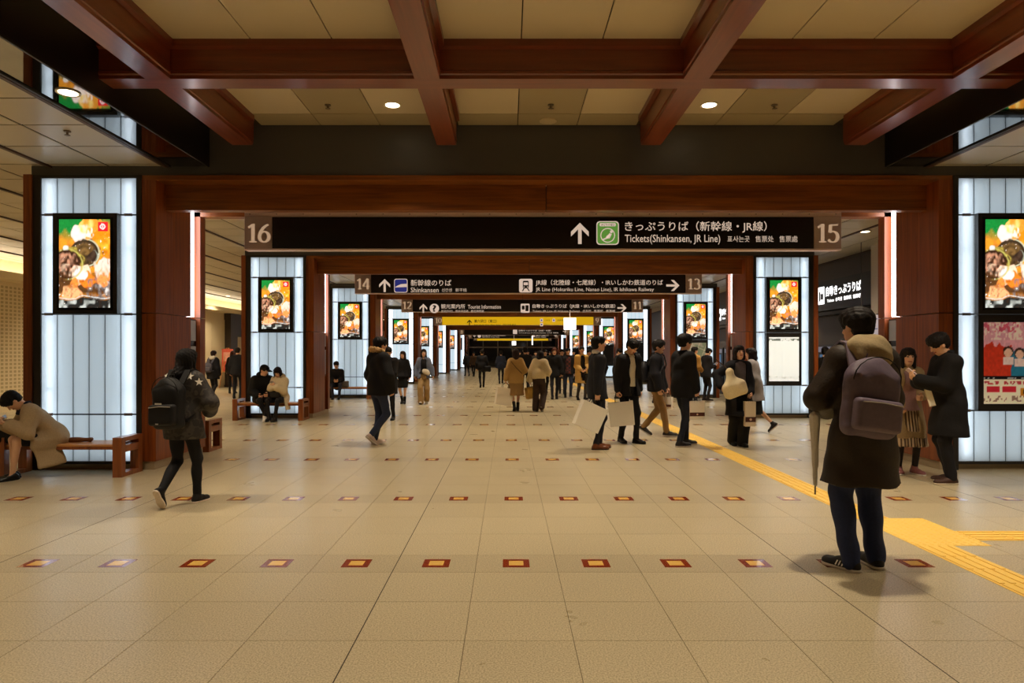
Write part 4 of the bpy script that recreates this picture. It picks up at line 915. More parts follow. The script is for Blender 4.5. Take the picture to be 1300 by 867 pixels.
        if sit and tp_.get('lap'):
            for q in 'LR': T.cap(hp[q]-V3(0, 0, .01), hp[q]+(kn[q]-hp[q])*tp_['lap'], .095*s+o*.4, .085*s+o*.4, .06)
            T.ecap(pc-V3(0, .02, .045), pc, hpw+.012, hpw+.012, (0, 1, 0), .9, k=.04)
        for c_, hs_, M_ in tp_.get('panels', ()): T.rbox(c_, hs_, .024, M_, k=.04)
        if tp_.get('drape'):
            for a_, b_, r0, r1 in tp_['drape']: T.cap(a_, b_, r0, r1, .05)
        ts = tp_.get('sleeve', 1.0); so = o*1.0+tp_.get('bulk', 0)
        for q in 'LR':
            we = el[q]+(wr[q]-el[q])*(.93 if ts == 1.0 else ts)
            T.cap(sh[q]-V3((-1 if q == 'L' else 1)*.026*s, 0, .022*s), el[q], .050*s+so, .044*s+so, .07).cap(el[q], we, .046*s+so, .034*s+so, .02)
        if tp_.get('open'):            # open front: cut a wedge down the chest
            cw = tp_['open']; bot = pc-V3(0, 0, .3) if tp_.get('open_all') else pc+sp*tp_.get('vend', .12)
            T.ecap(nb+FW*.17-sp*.02, bot+FW*(.20+(.1 if tp_.get('open_all') else 0)), cw, cw*(1.15 if tp_.get('open_all') else .25), (1, 0, 0), 1.0, k=.01, op='s') if False else T.rbox((nb+bot)/2+FW*.17, V3(cw, .12, np.linalg.norm(nb-bot)/2), .02, np.stack([V3(1, 0, 0), fr, unit(nb-bot)], 1), k=.012, op='s')
        T.warp(folds(tp_.get('fold', .005), 19, 12)); tpo = wear(tp_.get('name', 'jacket'), T, m_); J['top'] = tpo
        if tp_.get('hood'):
            hc_ = tp_['hood']; T = Field(); b_ = nb-FW*.045*s; hk = tp_.get('hoodk', 1.0)
            T.ell(b_-FW*.035+sp*.0, V3(.125, .075, .075)*s*hk, np.stack([V3(1, 0, 0), FW, sp], 1), k=.03).cap(nb+V3(-.085*s, .045, -.01), b_+V3(-.07*s, -.01, .02), .036*s, .045*s, .05).cap(nb+V3(.085*s, .045, -.01), b_+V3(.07*s, -.01, .02), .036*s, .045*s, .05)
            if hk > 1: T.ell(b_-FW*.085*s-sp*.07*s, V3(.125, .05, .10)*s, np.stack([V3(1, 0, 0), FW, sp], 1), k=.05).cap(b_+V3(-.12*s, -.02, -.02), b_+V3(.12*s, -.02, -.02), .04*s, .04*s, .05)
            T.warp(folds(.006, 30, 20)); wear('hood', T, cloth(hc_, .95), max(res*.8, .0075), tpo)
        if tp_.get('fur'):
            T = Field(); P_ = [nb+V3(.105*math.cos(t), .105*math.sin(t)-.03, .045-.03*math.sin(t))*s for t in np.linspace(R(-200), R(20), 9)]
            for a_, b__ in zip(P_[:-1], P_[1:]): T.cap(a_, b__, .038*s, .038*s, .01)
            T.warp(lambda x, y, z: .008*np.sin(95*x)*np.sin(88*y)*np.sin(92*z)+.005*np.sin(210*x+150*z)); wear('fur_trim', T, cloth(tp_['fur'], .95, .4, 90), max(res*.7, .008), tpo)
        if tp_.get('collar'):
            T = Field()
            for sg in (-1, 1): T.cap(nb+V3(sg*.052*s, -.02, .018), nb+FW*.075*s+V3(sg*.03*s, 0, -.045), .028*s, .02*s, .01).cap(nb+V3(sg*.052*s, -.02, .022), nb+V3(0, -.06*s, .028), .028*s, .028*s, .02)
            wear('collar', T, cloth(tp_['collar'], .8), max(res*.6, .007), tpo)
        if tp_.get('lapel'):
            T = Field()
            for sg in (-1, 1): T.cap(nb+V3(sg*.06*s, .0, .0), cc+FW*(.125*s+o)+V3(sg*.045*s, 0, 0), .026*s, .02*s, .01).cap(cc+FW*(.125*s+o)+V3(sg*.045*s, 0, 0), pc+sp*.17+FW*.125*s+V3(sg*.015, 0, 0), .02*s, .008*s, .01)
            wear('lapel', T, m_, max(res*.7, .007), tpo)
    # ------------------------------------------------------------ hair
    hs = hair or dict(kind='short'); hm_ = 'hair_%d_%d_%d' % tuple(hs.get('col', (22, 16, 14))); plain(hm_, hs.get('col', (22, 16, 14)), .62, noise=.5, nscale=80, bump=.4, spec=.2)
    T = Field(); Eh = lambda c, r, **k: T.ell(hl(*c), V3(*r)*s, Mh, **k); kd = hs['kind']; v = hs.get('vol', 0.0)
    if kd != 'none':
        Eh((0, -.020, .040), (.087+v, .106+v, .088+v)); Eh((0, .035, .075), (.070+v, .062, .045+v), k=.03)
        if kd == 'short': Eh((0, -.05, -.02), (.076, .062, .07), k=.03)
        L_ = {'short': 0, 'bob': .13, 'mid': .24, 'long': .40}[kd]
        if L_:
            L_ = hs.get('len', L_); dn = V3(0, 0, -1) if hpch < 50 else -hu
            for sg in (-1, 1):
                T.cap(hl(sg*.060, -.03, .0), hl(sg*.062, -.04, -.05)+dn*L_*.5*s, .038*s, .036*s, .03); T.cap(hl(sg*.062, -.04, -.05)+dn*L_*.5*s, hl(sg*.05, -.065, -.05)+dn*L_*s, .036*s, .020*s, .03)
                T.cap(hl(sg*.072, .018, .02), hl(sg*.074, .03, -.05)+dn*min(L_, .2)*.6*s, .024*s, .017*s, .025)
            bk = hs.get('back', 0.0); T.cap(hl(0, -.06, .02), hl(0, -.07-bk, -.05)+dn*L_*.45*s, .06*s, .058*s, .04); T.cap(hl(0, -.07-bk, -.05)+dn*L_*.45*s, hl(0, -.07-bk, -.05)+dn*L_*.95*s, .058*s, .03*s, .04)
        fg = hs.get('fringe', .052); Eh((0, .112, fg-.105), (.060, .078, .098), k=.012, op='s')
        if kd == 'short':
            for sg in (-1, 1): Eh((sg*.085, .03, -.045), (.03, .06, .052), k=.012, op='s')
            T.clip(-hu, -(hu@hl(0, 0, -.075)), .01)
        T.warp(lambda x, y, z: .0028*np.sin(95*x+6*np.sin(21*z))*np.cos(88*y+5*np.sin(17*z))+.002*np.sin(170*x+150*y+40*z)); wear('hair', T, hm_, max(hres, .0065))
    if hs.get('cap'):
        T = Field(); Eh((0, -.012, .055), (.092, .108, .080)); T.clip(-hu, -(hu@hl(0, 0, .035)), .01); T.rbox(hl(0, .125, .045), V3(.07, .06, .008)*s, .007*s, Mh@rotm((1, 0, 0), -8), k=.012); wear('cap', T, cloth(hs['cap'], .85), max(hres, .006))
    if hs.get('beanie'):
        T = Field(); Eh((0, -.012, .055), (.092, .11, .088)); T.clip(-hu, -(hu@hl(0, 0, .03)), .01); wear('knit_cap', T, cloth(hs['beanie'], .95), max(hres, .006))
    # ------------------------------------------------------------ shoes
    sd = shoes or dict(col=(24, 22, 22)); smat = cloth(sd.get('col', (24, 22, 22)), sd.get('rough', .55), bump=.05); solem = cloth(sd.get('sole', (20, 20, 20)), .7, bump=0); sres = max(.0065, res*.62)
    for q in 'LR':
        a, f_, u_ = ank[q], ff[q], fu[q]; sd_ = np.cross(f_, u_); M_ = np.stack([sd_, f_, u_], 1); T = Field(); ln = .02 if not male else .035
        T.cap(a-f_*.035*s-u_*.052*s, a+f_*(.125+ln)*s-u_*.060*s, .037*s, .033*s, .02).ell(a+f_*(.09+ln)*s-u_*.055*s, V3(.046, .075, .030)*s, M_, k=.02).cap(a-u_*.028*s-f_*.012*s, a+f_*.07*s-u_*.045*s, .044*s, .040*s, .02)
        if sd.get('boot'): T.cap(a-u_*.02*s, a+(kn[q]-a)*.32, .043*s, .047*s, .02)
        elif not sd.get('low'): T.cap(a-u_*.03*s, a+u_*.018*s, .046*s, .043*s, .015)
        T.clip(-u_, -(u_@(a-u_*.070*s)), .004)
        if sd.get('low'): T.ell(a+f_*.035*s+u_*.01*s, V3(.032, .062, .05)*s, M_, k=.008, op='s')
        so_ = wear('shoe', T, smat, sres); T = Field(); T.cap(a-f_*.036*s-u_*.074*s, a+f_*(.115+ln)*s-u_*.074*s, .039*s, .036*s, .02).ell(a+f_*(.09+ln)*s-u_*.074*s, V3(.048, .078, .03)*s, M_, k=.02)
        T.clip(-u_, -(u_@(a-u_*.0845*s)), .002); T.clip(u_, u_@(a-u_*.064*s), .002); wear('sole', T, solem, max(.0055, res*.5), so_)
        if sd.get('stripes'):
            m = MB()
            for i in range(3): m.strip([Vector(a+sg*sd_*.047*s+f_*(.03+i*.022)*s-u_*.058*s) if j == 0 else Vector(a+sg*sd_*.040*s+f_*(.018+i*.022)*s-u_*.026*s) for sg in ((1 if q == 'R' else -1),) for j in (0, 1)], .009, .003, tuple(f_))
            m.build('stripes', cloth((230, 226, 220), .6, bump=0), so_)
        if sd.get('heel'): T = Field(); T.cap(a-f_*.042*s-u_*.05*s, a-f_*.04*s-u_*.083*s, .022*s, .014*s, .01); T.clip((0, 0, -1), 0.0); wear('heel', T, smat, sres, so_)
    PEOPLE.append(J); return J
def walk(st=.26, lead='R', w=.07, lift=.05, yaw=0):
    tr = 'L' if lead == 'R' else 'R'; sg = {'L': -1, 'R': 1}
    return {lead: (sg[lead]*w, st, .012, -8, -sg[lead]*4+yaw), tr: (sg[tr]*w, -st*1.05, .055+lift, 34+lift*250, -sg[tr]*4+yaw)}
# ================================================================ benches
BP = {}
def bench(x0, x1, y0, y1, label):
    e = empty('bench', ((x0+x1)/2, (y0+y1)/2, 0), 0, label, 'bench', 'wooden benches by the piers'); hw, hd = (x1-x0)/2, (y1-y0)/2
    MB().box(-hw+.1, hw-.1, -hd+.03, hd-.03, .335, .375).build('seat_board', 'bench_wood', e)
    m = MB(); n = 8; prof = [(-hd+.03, .375), (-hd+.03, .392), (-hd+.05, .403), (hd-.05, .403), (hd-.03, .392), (hd-.03, .375)]
    vs = [(-hw+.1, p[0], p[1]) for p in prof]+[(hw-.1, p[0], p[1]) for p in prof]; k = len(prof)
    m.quads(vs, [tuple(range(k)), tuple(range(2*k-1, k-1, -1))]+[((i+1) % k, i, i+k, (i+1) % k+k) for i in range(k)]); m.build('seat_pad', 'bench_seat', e)
    for s in (-1, 1):
        xa, xb = s*(hw-.11), s*hw
        MB().box(xa, xb, -hd, -hd+.09, 0, .485).build('post', 'bench_wood', e); MB().box(xa, xb, hd-.09, hd, 0, .485).build('post', 'bench_wood', e)
        MB().box(xa, xb, -hd+.09, hd-.09, .43, .485).build('arm_rail', 'bench_wood', e); MB().box(xa, xb, -hd+.09, hd-.09, .30, .385).build('seat_rail', 'bench_wood', e); MB().box(xa, xb, -hd+.09, hd-.09, 0, .05).build('foot_rail', 'bench_wood', e)
bench(-6.76, -5.22, 8.32, 8.80, 'wooden bench in front of the nearest left backlit panel')
bench(-6.76, -5.10, 10.48, 10.96, 'wooden bench behind the nearest left pier')
bench(-6.76, -5.16, 15.48, 15.98, 'wooden bench with a seated couple before the second left pier')
bench(-6.76, -5.16, 22.98, 23.48, 'wooden bench with a lone seated man before the third left pier')
# ================================================================ bags and small things
def shop_bag(top, yaw, w, d, h, col, label, tilt=0, band=None, drop=.12, name='shopping_bag', hcol=(40, 34, 30)):
    e = empty(name, tuple(top), R(yaw), label, 'bag'); e.rotation_euler = (0, R(tilt), R(yaw)); m = MB(); z1 = -drop; z0 = -drop-h; a = .96; t = .004
    o = [(-w/2,-d/2),(w/2,-d/2),(w/2,d/2),(-w/2,d/2)]; vs = [(x*a, y*a, z0) for x, y in o]+[(x, y, z1) for x, y in o]+[(x*(1-2*t/w), y*(1-2*t/d), z1) for x, y in o]+[(x*a*.97, y*a*.97, z0+.006) for x, y in o]
    fs = [(3,2,1,0)]+[(i, (i+1) % 4, (i+1) % 4+4, i+4) for i in range(4)]+[(i+4, (i+1) % 4+4, (i+1) % 4+8, i+8) for i in range(4)]+[(i+8, (i+1) % 4+8, (i+1) % 4+12, i+12) for i in range(4)]+[(12,13,14,15)]
    m.quads(vs, fs); m.build('bag_body', cloth(col, .6, .05, bump=.03), e)
    for s in (-1, 1): MB().tube([(-w*.2, s*(d/2-.004), z1-.02), (-w*.18, s*d*.25, z1+drop*.6), (0, s*.01, z1+drop), (w*.18, s*d*.25, z1+drop*.6), (w*.2, s*(d/2-.004), z1-.02)], .006, 6).build('handle', cloth(hcol, .7, bump=0), e)
    if band:
        m = MB(); zb = z0+h*.18
        for s in (-1, 1): m.box(-w*.488, w*.488, s*d*.492-(.003 if s < 0 else -.0), s*d*.492+(.003 if s > 0 else .0), zb, zb+h*.2)
        m.build('printed_band', cloth(band, .6, bump=0), e); m = MB(); m.prism(circle(0, zb+h*.1, h*.05, 10), -d*.5-.006, -d*.5-.003); m.build('emblem', cloth((220, 190, 170), .6, bump=0), e)
    return e
def soft_bag(c, r, M, col, label, strap=None, name='handbag', rough=.5, h=.012, box=True, cat='bag', rad=.04):
    e = empty(name, tuple(c), 0, label, cat); T = Field()
    T.rbox((0, 0, 0), r, min(rad, min(r)*.95), M, k=.02) if box else T.ell((0, 0, 0), r, M)
    T.warp(lambda x, y, z: .006*np.sin(28*x+5)*np.cos(24*z)+.004*np.sin(31*y+19*z)); V_, F_ = T.mesh(h); link('bag_body', npmesh('bag_body', V_, F_, cloth(col, rough, bump=.1)), e)
    if strap:
        w_, pts, sc_ = strap; c_ = Vector(c); MB().tube([Vector(p)-c_ for p in pts], w_, 6).build('strap', cloth(sc_ or col, rough, bump=0), e)
    return e
def phone(J, q, col, label, off=.05):
    hd = J['hand'][q]; p = J['W'](hd['palm']+hd['n']*.030+hd['d']*off); e = empty('phone', tuple(p), R(J['yaw']), label, 'phone')
    x_, y_, z_ = Vector(hd['t']), Vector(hd['d']), Vector(hd['n']); Mx = Matrix((x_, y_, z_)).transposed()
    e.rotation_euler = (Matrix.Rotation(R(J['yaw']), 3, 'Z')@Mx).to_euler()
    MB().box(-.036, .036, -.072, .072, -.005, .005).build('case', cloth(col, .35, bump=0), e); MB().box(-.032, .032, -.066, .066, .005, .006).build('glass', emit('phone_glass', (120, 140, 160), .5) and 'phone_glass', e)
def backpack(J, label, col, w=.30, h=.44, d=.16, side=0.0, zoff=-.02, tilt=0, strapcol=None, pocket=None, rough=.6, single=None, gap=.03):
    s = J['s']; c = J['cc']-J['FW']*(.118*s+d*.5+gap)+V3(side, 0, 0)+J['sp']*zoff; M = np.stack([V3(1, 0, 0), J['FW'], J['sp']], 1)@rotm((0, 1, 0), tilt)
    wp = J['W'](c); e = empty('backpack', tuple(wp), R(J['yaw']), label, 'backpack'); r = max(J['res'], .008); mt = cloth(col, rough, .15, 40, .1)
    T = Field(); T.rbox((0, 0, -.04), V3(w/2, d/2, h/2-.04), .06, M, k=.03).ell(M@V3(0, 0, h*.22), V3(w*.47, d*.5, h*.30), M, k=.05); T.warp(lambda x, y, z: .004*np.sin(30*x+20*z)*np.cos(26*y+11*z)); V_, F_ = T.mesh(r); link('pack_body', npmesh('pack_body', V_, F_, mt), e)
    T = Field(); T.rbox(M@V3(0, -d*.5-.012, -h*.22), V3(w*.44, .045, h*.20), .03, M); V_, F_ = T.mesh(r); pk = link('front_pocket', npmesh('front_pocket', V_, F_, cloth(pocket or col, rough, .15, 40, .1)), e)
    pts = [M@V3(x, -d*.5-.060, -h*.06-.02*abs(x)/w) for x in np.linspace(-w*.38, w*.38, 7)]; MB().tube([Vector(p) for p in pts], .0045, 6).build('zip', cloth((150, 140, 130), .4, bump=0), pk)
    pts = [M@V3(w*.46*math.sin(t), -d*.5*math.cos(t*.5)-.006, h*.22+h*.29*math.cos(t)) for t in np.linspace(-1.9, 1.9, 13)]; MB().tube([Vector(p) for p in pts], .004, 6).build('zip', cloth((20, 18, 18), .4, bump=0), e)
    MB().tube([Vector(M@V3(-.03, d*.3, h*.46)), Vector(M@V3(-.02, d*.3, h*.56)), Vector(M@V3(.02, d*.3, h*.56)), Vector(M@V3(.03, d*.3, h*.46))], .008, 6).build('grab_loop', mt.name if hasattr(mt, 'name') else mt, e)
    for q in ('L', 'R'):
        if single and q != single: continue
        sg = -1 if q == 'L' else 1; shp = J['sh'][q]-c; up = J['sp']; f = J['FW']; x_ = V3(1, 0, 0)
        pts = [M@V3(sg*w*.25, d*.4, h*.34), shp+up*.098*s-f*.075-x_*sg*.045, shp+up*.112*s-x_*sg*.05+f*.0, shp+up*.07*s+f*.10-x_*sg*.05, shp-up*.10*s+f*.155-x_*sg*.035, shp-up*.24*s+f*.10+x_*sg*.02, M@V3(sg*w*.42, d*.45, -h*.36)]
        if single: pts = pts[:5]
        MB().strip([Vector(p) for p in pts], .065, .016, (1, 0, 0)).build('shoulder_strap', cloth(strapcol or col, rough, .15, 40, .1), e)
    return e, M
# ================================================================ people: nearest first
BLK, SUIT, JEAN, DARK = (26, 23, 23), (27, 28, 36), (30, 38, 62), (30, 27, 27)
# man with the mauve backpack
J = person('man in a long dark brown coat and grey hood with his back turned', at=(1096, 722), yaw=8, h=1.80, lean=3, head=(6, 14), feet={'L': (-.115, -.02, 0, 0, 22), 'R': (.105, .02, 0, 0, -6)},
    hands={'L': (-.12, .25, 1.10), 'R': (.10, .27, 1.12)}, elbow={'L': (-1.2, -.7, -.3), 'R': (1.0, -.8, -.3)}, bottom=dict(kind='trousers', col=(38, 48, 82), loose=.016, cut=-.06),
    top=[dict(name='hoodie', col=(140, 122, 92), o=.012, hem=.86), dict(name='coat', col=(46, 36, 27), o=.036, hem=.60, flare=.075, rough=.6, fold=.007, bulk=.012, hood=(152, 134, 100), hoodk=1.12)], hair=dict(kind='short', vol=.008), shoes=dict(col=(28, 27, 27), sole=(206, 196, 180), stripes=True))
BPK, M = backpack(J, 'mauve backpack with a front pocket, worn by the man in the long brown coat', (98, 84, 98), w=.37, h=.53, d=.15, side=-.10, zoff=-.13, tilt=8, gap=.02, strapcol=(112, 98, 110), pocket=(106, 92, 106), single='L')
e = empty('umbrella', tuple(J['W']((-.30, .10, .58))), R(8), 'folded pale umbrella hanging beside the long brown coat', 'umbrella')
T = Field(); T.cap((0, 0, .0), (.01, .02, .48), .012, .034, .01).cap((.01, .02, .48), (.01, .02, .52), .03, .012, .01); T.warp(lambda x, y, z: .004*np.sin(6*np.arctan2(y, x)+9*z)); V_, F_ = T.mesh(.007); link('canopy', npmesh('canopy', V_, F_, cloth((206, 200, 190), .35, bump=.1)), e)
MB().tube([(0, 0, 0), (-.004, -.005, -.07)], .006, 6).build('tip', 'clip_metal', e); MB().tube([(.01, .02, .5), (.012, .025, .60), (.02, .05, .64), (.03, .09, .63)], .010, 8).build('handle', 'screen_bezel', e)
# couple at the right pier
stripes_mat('skirt_stripes', (92, 70, 56), (186, 164, 136), 9.0)
J = person('woman in a beige coat and striped pleated skirt facing the camera near the right pier', at=(1150, 601), yaw=176, h=1.56, sex='f', head=(4, -8), feet={'L': (-.09, .03, 0, 0, 14), 'R': (.09, 0, 0, 0, -14)}, hands={'L': (-.10, .18, .98), 'R': (.16, .10, .86)},
    bottom=dict(kind='pleated', mat='skirt_stripes', hem=.36, flare=.09, tights=(40, 32, 34)), top=[dict(name='sweater', col=(150, 116, 116), o=.008, hem=.80), dict(name='coat', col=(152, 128, 92), o=.024, hem=.46, flare=.05, open=.075, open_all=True, fold=.007)],
    hair=dict(kind='mid', len=.15, fringe=.026), shoes=dict(col=(150, 96, 96), sole=(230, 222, 212)))
soft_bag(J['W'](V3(.24, .02, .62)), V3(.10, .07, .16), np.eye(3), (206, 178, 128), 'cream tote bag on the arm of the woman in the striped skirt', (.008, [J['W'](V3(.24, -.03, .76)), J['W'](V3(.21, -.02, 1.0)), J['W'](V3(.19, .04, 1.25)), J['W'](V3(.22, .08, 1.0)), J['W'](V3(.24, .07, .76))], (180, 150, 100)), 'tote_bag', .8)
J = person('man in a long black coat looking down at his phone beside the right pier', at=(1206, 613), yaw=82, h=1.74, lean=5, head=(30, 0), feet={'L': (-.10, .03, 0, 0, 8), 'R': (.10, -.05, 0, 0, -8)}, hands={'L': (-.03, .36, 1.20), 'R': (.06, .34, 1.17)}, elbow={'L': (-.4, -.6, -1), 'R': (.4, -.6, -1)}, curl=(.6, .6),
    handdir={'L': ((.15, .75, .65), (.3, -.6, .75)), 'R': ((-.15, .75, .65), (-.3, -.6, .75))}, bottom=dict(kind='trousers', col=(24, 24, 30), loose=.012), top=[dict(name='sweater', col=(38, 32, 34), o=.008, hem=.9), dict(name='coat', col=(17, 15, 16), o=.034, hem=.56, flare=.06, bulk=.012, fold=.006, collar=(17, 15, 16))],
    hair=dict(kind='short', vol=.012, fringe=.044), shoes=dict(col=(66, 42, 32), sole=(214, 200, 178)))
phone(J, 'L', (214, 190, 196), 'pale phone held by the man in the long black coat')
e = empty('paper_folder', tuple(J['W']((-.10, .23, .90))), R(82), 'cream paper folder tucked under the arm of the man in the black coat', 'folder'); e.rotation_euler = (R(-14), R(6), R(82)); MB().box(-.006, .006, -.035, .035, 0, .24).build('cover', cloth((216, 196, 160), .6, bump=0), e); MB().box(-.009, -.006, -.03, .03, .01, .23).build('sheets', cloth((240, 230, 210), .6, bump=0), e)
# woman in camouflage jacket, left
camo_mat('camo', [(24, 20, 18), (52, 45, 40), (36, 30, 27), (66, 58, 50)], 9)
J = person('young woman in a dark camouflage jacket walking away on the left with a black backpack', at=(232, 641), yaw=-12, h=1.53, sex='f', lean=4, head=(4, -10), feet={'R': (.06, .14, 0, 0, -4), 'L': (-.07, -.22, .105, 58, 4)}, hands={'L': (-.10, .22, .92), 'R': (.14, .22, .92)}, elbow={'L': (-1, -.8, -.3), 'R': (1.1, -.7, -.2)},
    bottom=dict(kind='trousers', col=(20, 19, 22), cut=.03), top=[dict(name='jacket', mat='camo', o=.042, hem=.66, flare=.012, bulk=.004, fold=.007)], hair=dict(kind='long', len=.26, col=(17, 13, 13), vol=.006, back=.055), shoes=dict(col=(22, 20, 20), sole=(216, 200, 184)))
soles = [o for o in J['root'].children if o.name.startswith('shoe')]
BPK, M = backpack(J, 'large black backpack worn by the woman in the camouflage jacket', (16, 14, 14), w=.31, h=.50, d=.15, side=.0, zoff=-.12, tilt=-3, gap=.03)
from mathutils.bvhtree import BVHTree
_me = J['top'].data; bvh = BVHTree.FromPolygons([v.co[:] for v in _me.vertices], [p.vertices[:] for p in _me.polygons])
for cx, cz, oy, dx in ((-.13, .155, -1, 0), (.125, .155, -1, 0), (.9, .10, -.03, -1)):
    pl = []
    for i in range(10): rr = .042 if i % 2 == 0 else .017; a = math.pi/2+i*math.pi/5; pl.append((rr*math.cos(a), rr*math.sin(a)))
    hit, nrm, _, _ = bvh.ray_cast(Vector((cx, oy, J['cc'][2]+cz)), Vector((dx, 0 if dx else 1, 0)))
    if hit is None: continue
    o = MB().prism(pl, -.005, .002).build('star_patch', cloth((236, 230, 220), .6, bump=0), J['top'], tuple(hit)); o.rotation_euler = (-nrm).to_track_quat('Y', 'Z').to_euler()
m = MB().box(-.035, .035, -.150, -.146, .0, .014).box(-.03, .0, -.150, -.146, -.19, -.18); m.build('patch_label', cloth((190, 184, 176), .6, bump=0), BPK)
# seated woman, left bench
J = person('woman in a beige coat bowed over a phone on the nearest left bench', loc=(-6.16, 8.50), yaw=138, h=1.60, sex='f', lean=40, head=(48, 0), hip=.47, sit=True, knee_out=.05, feet={'L': (-.05, .44, 0, 6, 6), 'R': (.07, .40, 0, 6, 0)}, hands={'L': (-.06, .48, .66), 'R': (.07, .48, .66)}, elbow={'L': (-.6, -.4, -1), 'R': (.8, -.4, -1)}, curl=(.6, .6),
    handdir={'L': ((.25, .8, .5), (.4, -.5, .7)), 'R': ((-.25, .8, .5), (-.4, -.5, .7))}, bottom=dict(kind='skirt', col=(22, 20, 24), thigh=.82), top=[dict(name='blouse', col=(28, 28, 40), o=.008), dict(name='coat', col=(176, 152, 118), o=.030, lap=.42, bulk=.012, fold=.008, collar=(26, 28, 48), panels=[((-.17, .10, .33), (.03, .15, .19), rotm((0, 1, 0), 12)@rotm((1, 0, 0), -10)), ((-.12, .12, .42), (.08, .15, .06), np.eye(3))])],
    hair=dict(kind='short', col=(15, 13, 14), vol=.006), shoes=dict(col=(18, 16, 18), low=True, heel=True, rough=.3))
phone(J, 'R', (220, 210, 205), 'pale phone in the hands of the seated woman in beige')
soft_bag((-6.60, 8.42, .515), V3(.17, .07, .105), rotm((0, 0, 1), 20), (18, 17, 17), 'black leather handbag on the nearest bench beside the woman in beige', (.008, [(-6.70, 8.40, .61), (-6.67, 8.42, .70), (-6.55, 8.45, .70), (-6.51, 8.46, .61)], None), 'handbag', .25)
sc_ = soft_bag((-5.93, 8.58, .432), V3(.19, .045, .028), rotm((0, 0, 1), 8), (120, 76, 46), 'folded brown scarf lying on the nearest left bench', None, 'folded_scarf', .9, cat='scarf', rad=.027)
# seated couple
J = person('man in black with a cap seated on the second left bench beside a woman', loc=(PX(333, 0, 15.68).x, 15.66), yaw=205, h=1.70, lean=16, head=(14, 42), hip=.47, sit=True, feet={'L': (-.02, .42, .0, 0, -10), 'R': (-.05, .36, .0, 0, 10)}, hands={'L': (-.10, .34, .60), 'R': (.12, .30, .58)}, knee_out=.05,
    bottom=dict(kind='trousers', col=(24, 22, 24), cut=.12), top=[dict(name='coat', col=(18, 17, 18), o=.042, lap=.3, bulk=.016, hood=(18, 17, 18))], hair=dict(kind='short', cap=(16, 15, 16)), shoes=dict(col=(222, 214, 204), sole=(226, 220, 210)))
J = person('woman in a cream coat seated on the second left bench, looking at her hands', loc=(PX(356, 0, 15.62).x, 15.66), yaw=170, h=1.60, sex='f', lean=12, head=(26, 8), hip=.47, sit=True, feet={'L': (-.07, .40, 0, 0, 4), 'R': (.07, .40, 0, 0, -4)}, hands={'L': (-.05, .33, .78), 'R': (.05, .33, .78)}, handdir={'L': ((.3, .7, .6), (.4, -.5, .7)), 'R': ((-.3, .7, .6), (-.4, -.5, .7))},
    bottom=dict(kind='skirt', col=(28, 26, 30), tights=(20, 18, 20)), top=[dict(name='coat', col=(232, 214, 178), o=.040, lap=.22, bulk=.016, fold=.009, hood=(186, 164, 128), panels=[((-.20, .10, .38), (.028, .09, .14), rotm((0, 1, 0), 12))])], hair=dict(kind='bob', len=.05, col=(34, 22, 20), fringe=.042), shoes=dict(col=(18, 16, 17), boot=True))
phone(J, 'L', (200, 190, 186), 'small phone in the hands of the woman in the cream coat on the bench')
soft_bag(J['W'](V3(0, .26, .60)), V3(.12, .07, .08), np.eye(3), (30, 28, 30), 'dark bag on the lap of the woman in the cream coat', None, 'handbag', .5, .014)
J = person('man in a dark jacket and knit cap seated alone on the third left bench', loc=(PX(428, 0, 23.2).x, 23.16), yaw=190, h=1.68, lean=14, head=(10, -10), hip=.47, sit=True, hands={'L': (-.08, .34, .62), 'R': (.08, .34, .62)}, feet={'L': (-.1, .42, 0, 0, 0), 'R': (.1, .40, 0, 0, 0)}, bottom=dict(kind='trousers', col=(44, 46, 60)), top=[dict(name='jacket', col=(26, 24, 28), o=.034, lap=.15, bulk=.012)], hair=dict(kind='short', beanie=(52, 34, 30)))
soft_bag(J['W'](V3(-.27, .16, .50)), V3(.14, .07, .11), np.eye(3), (120, 112, 106), 'grey bag beside the man seated on the third left bench', None, 'handbag', .7, .018)
# man with fur hood
J = person('man in jeans and a black jacket with a fur trimmed hood', at=(480, 564), yaw=-48, h=1.76, lean=2, head=(2, -6), feet={'L': (-.06, -.02, 0, 0, 0), 'R': (.06, -.16, .085, 40, 0)}, hands={'L': (-.20, .10, .92), 'R': (.20, .12, .92)}, elbow={'L': (-1, -.9, 0), 'R': (1, -.9, 0)},
    bottom=dict(kind='trousers', col=(44, 52, 76), loose=.004, cut=-.04), top=[dict(name='jacket', col=(17, 15, 16), o=.046, hem=.82, bulk=.02, fold=.006, fur=(176, 140, 92))], hair=dict(kind='short', col=(15, 12, 12), vol=.012), shoes=dict(col=(206, 184, 172), sole=(222, 210, 200)))
person('man in dark clothes partly hidden behind the man with the fur hood', at=(494, 533), yaw=170, h=1.66, head=(20, 15), hands={'L': (-.05, .28, 1.05), 'R': (.12, .26, 1.0)}, bottom=dict(kind='trousers', col=(26, 26, 32)), top=[dict(name='coat', col=(24, 22, 24), o=.03, hem=.6, flare=.03)])
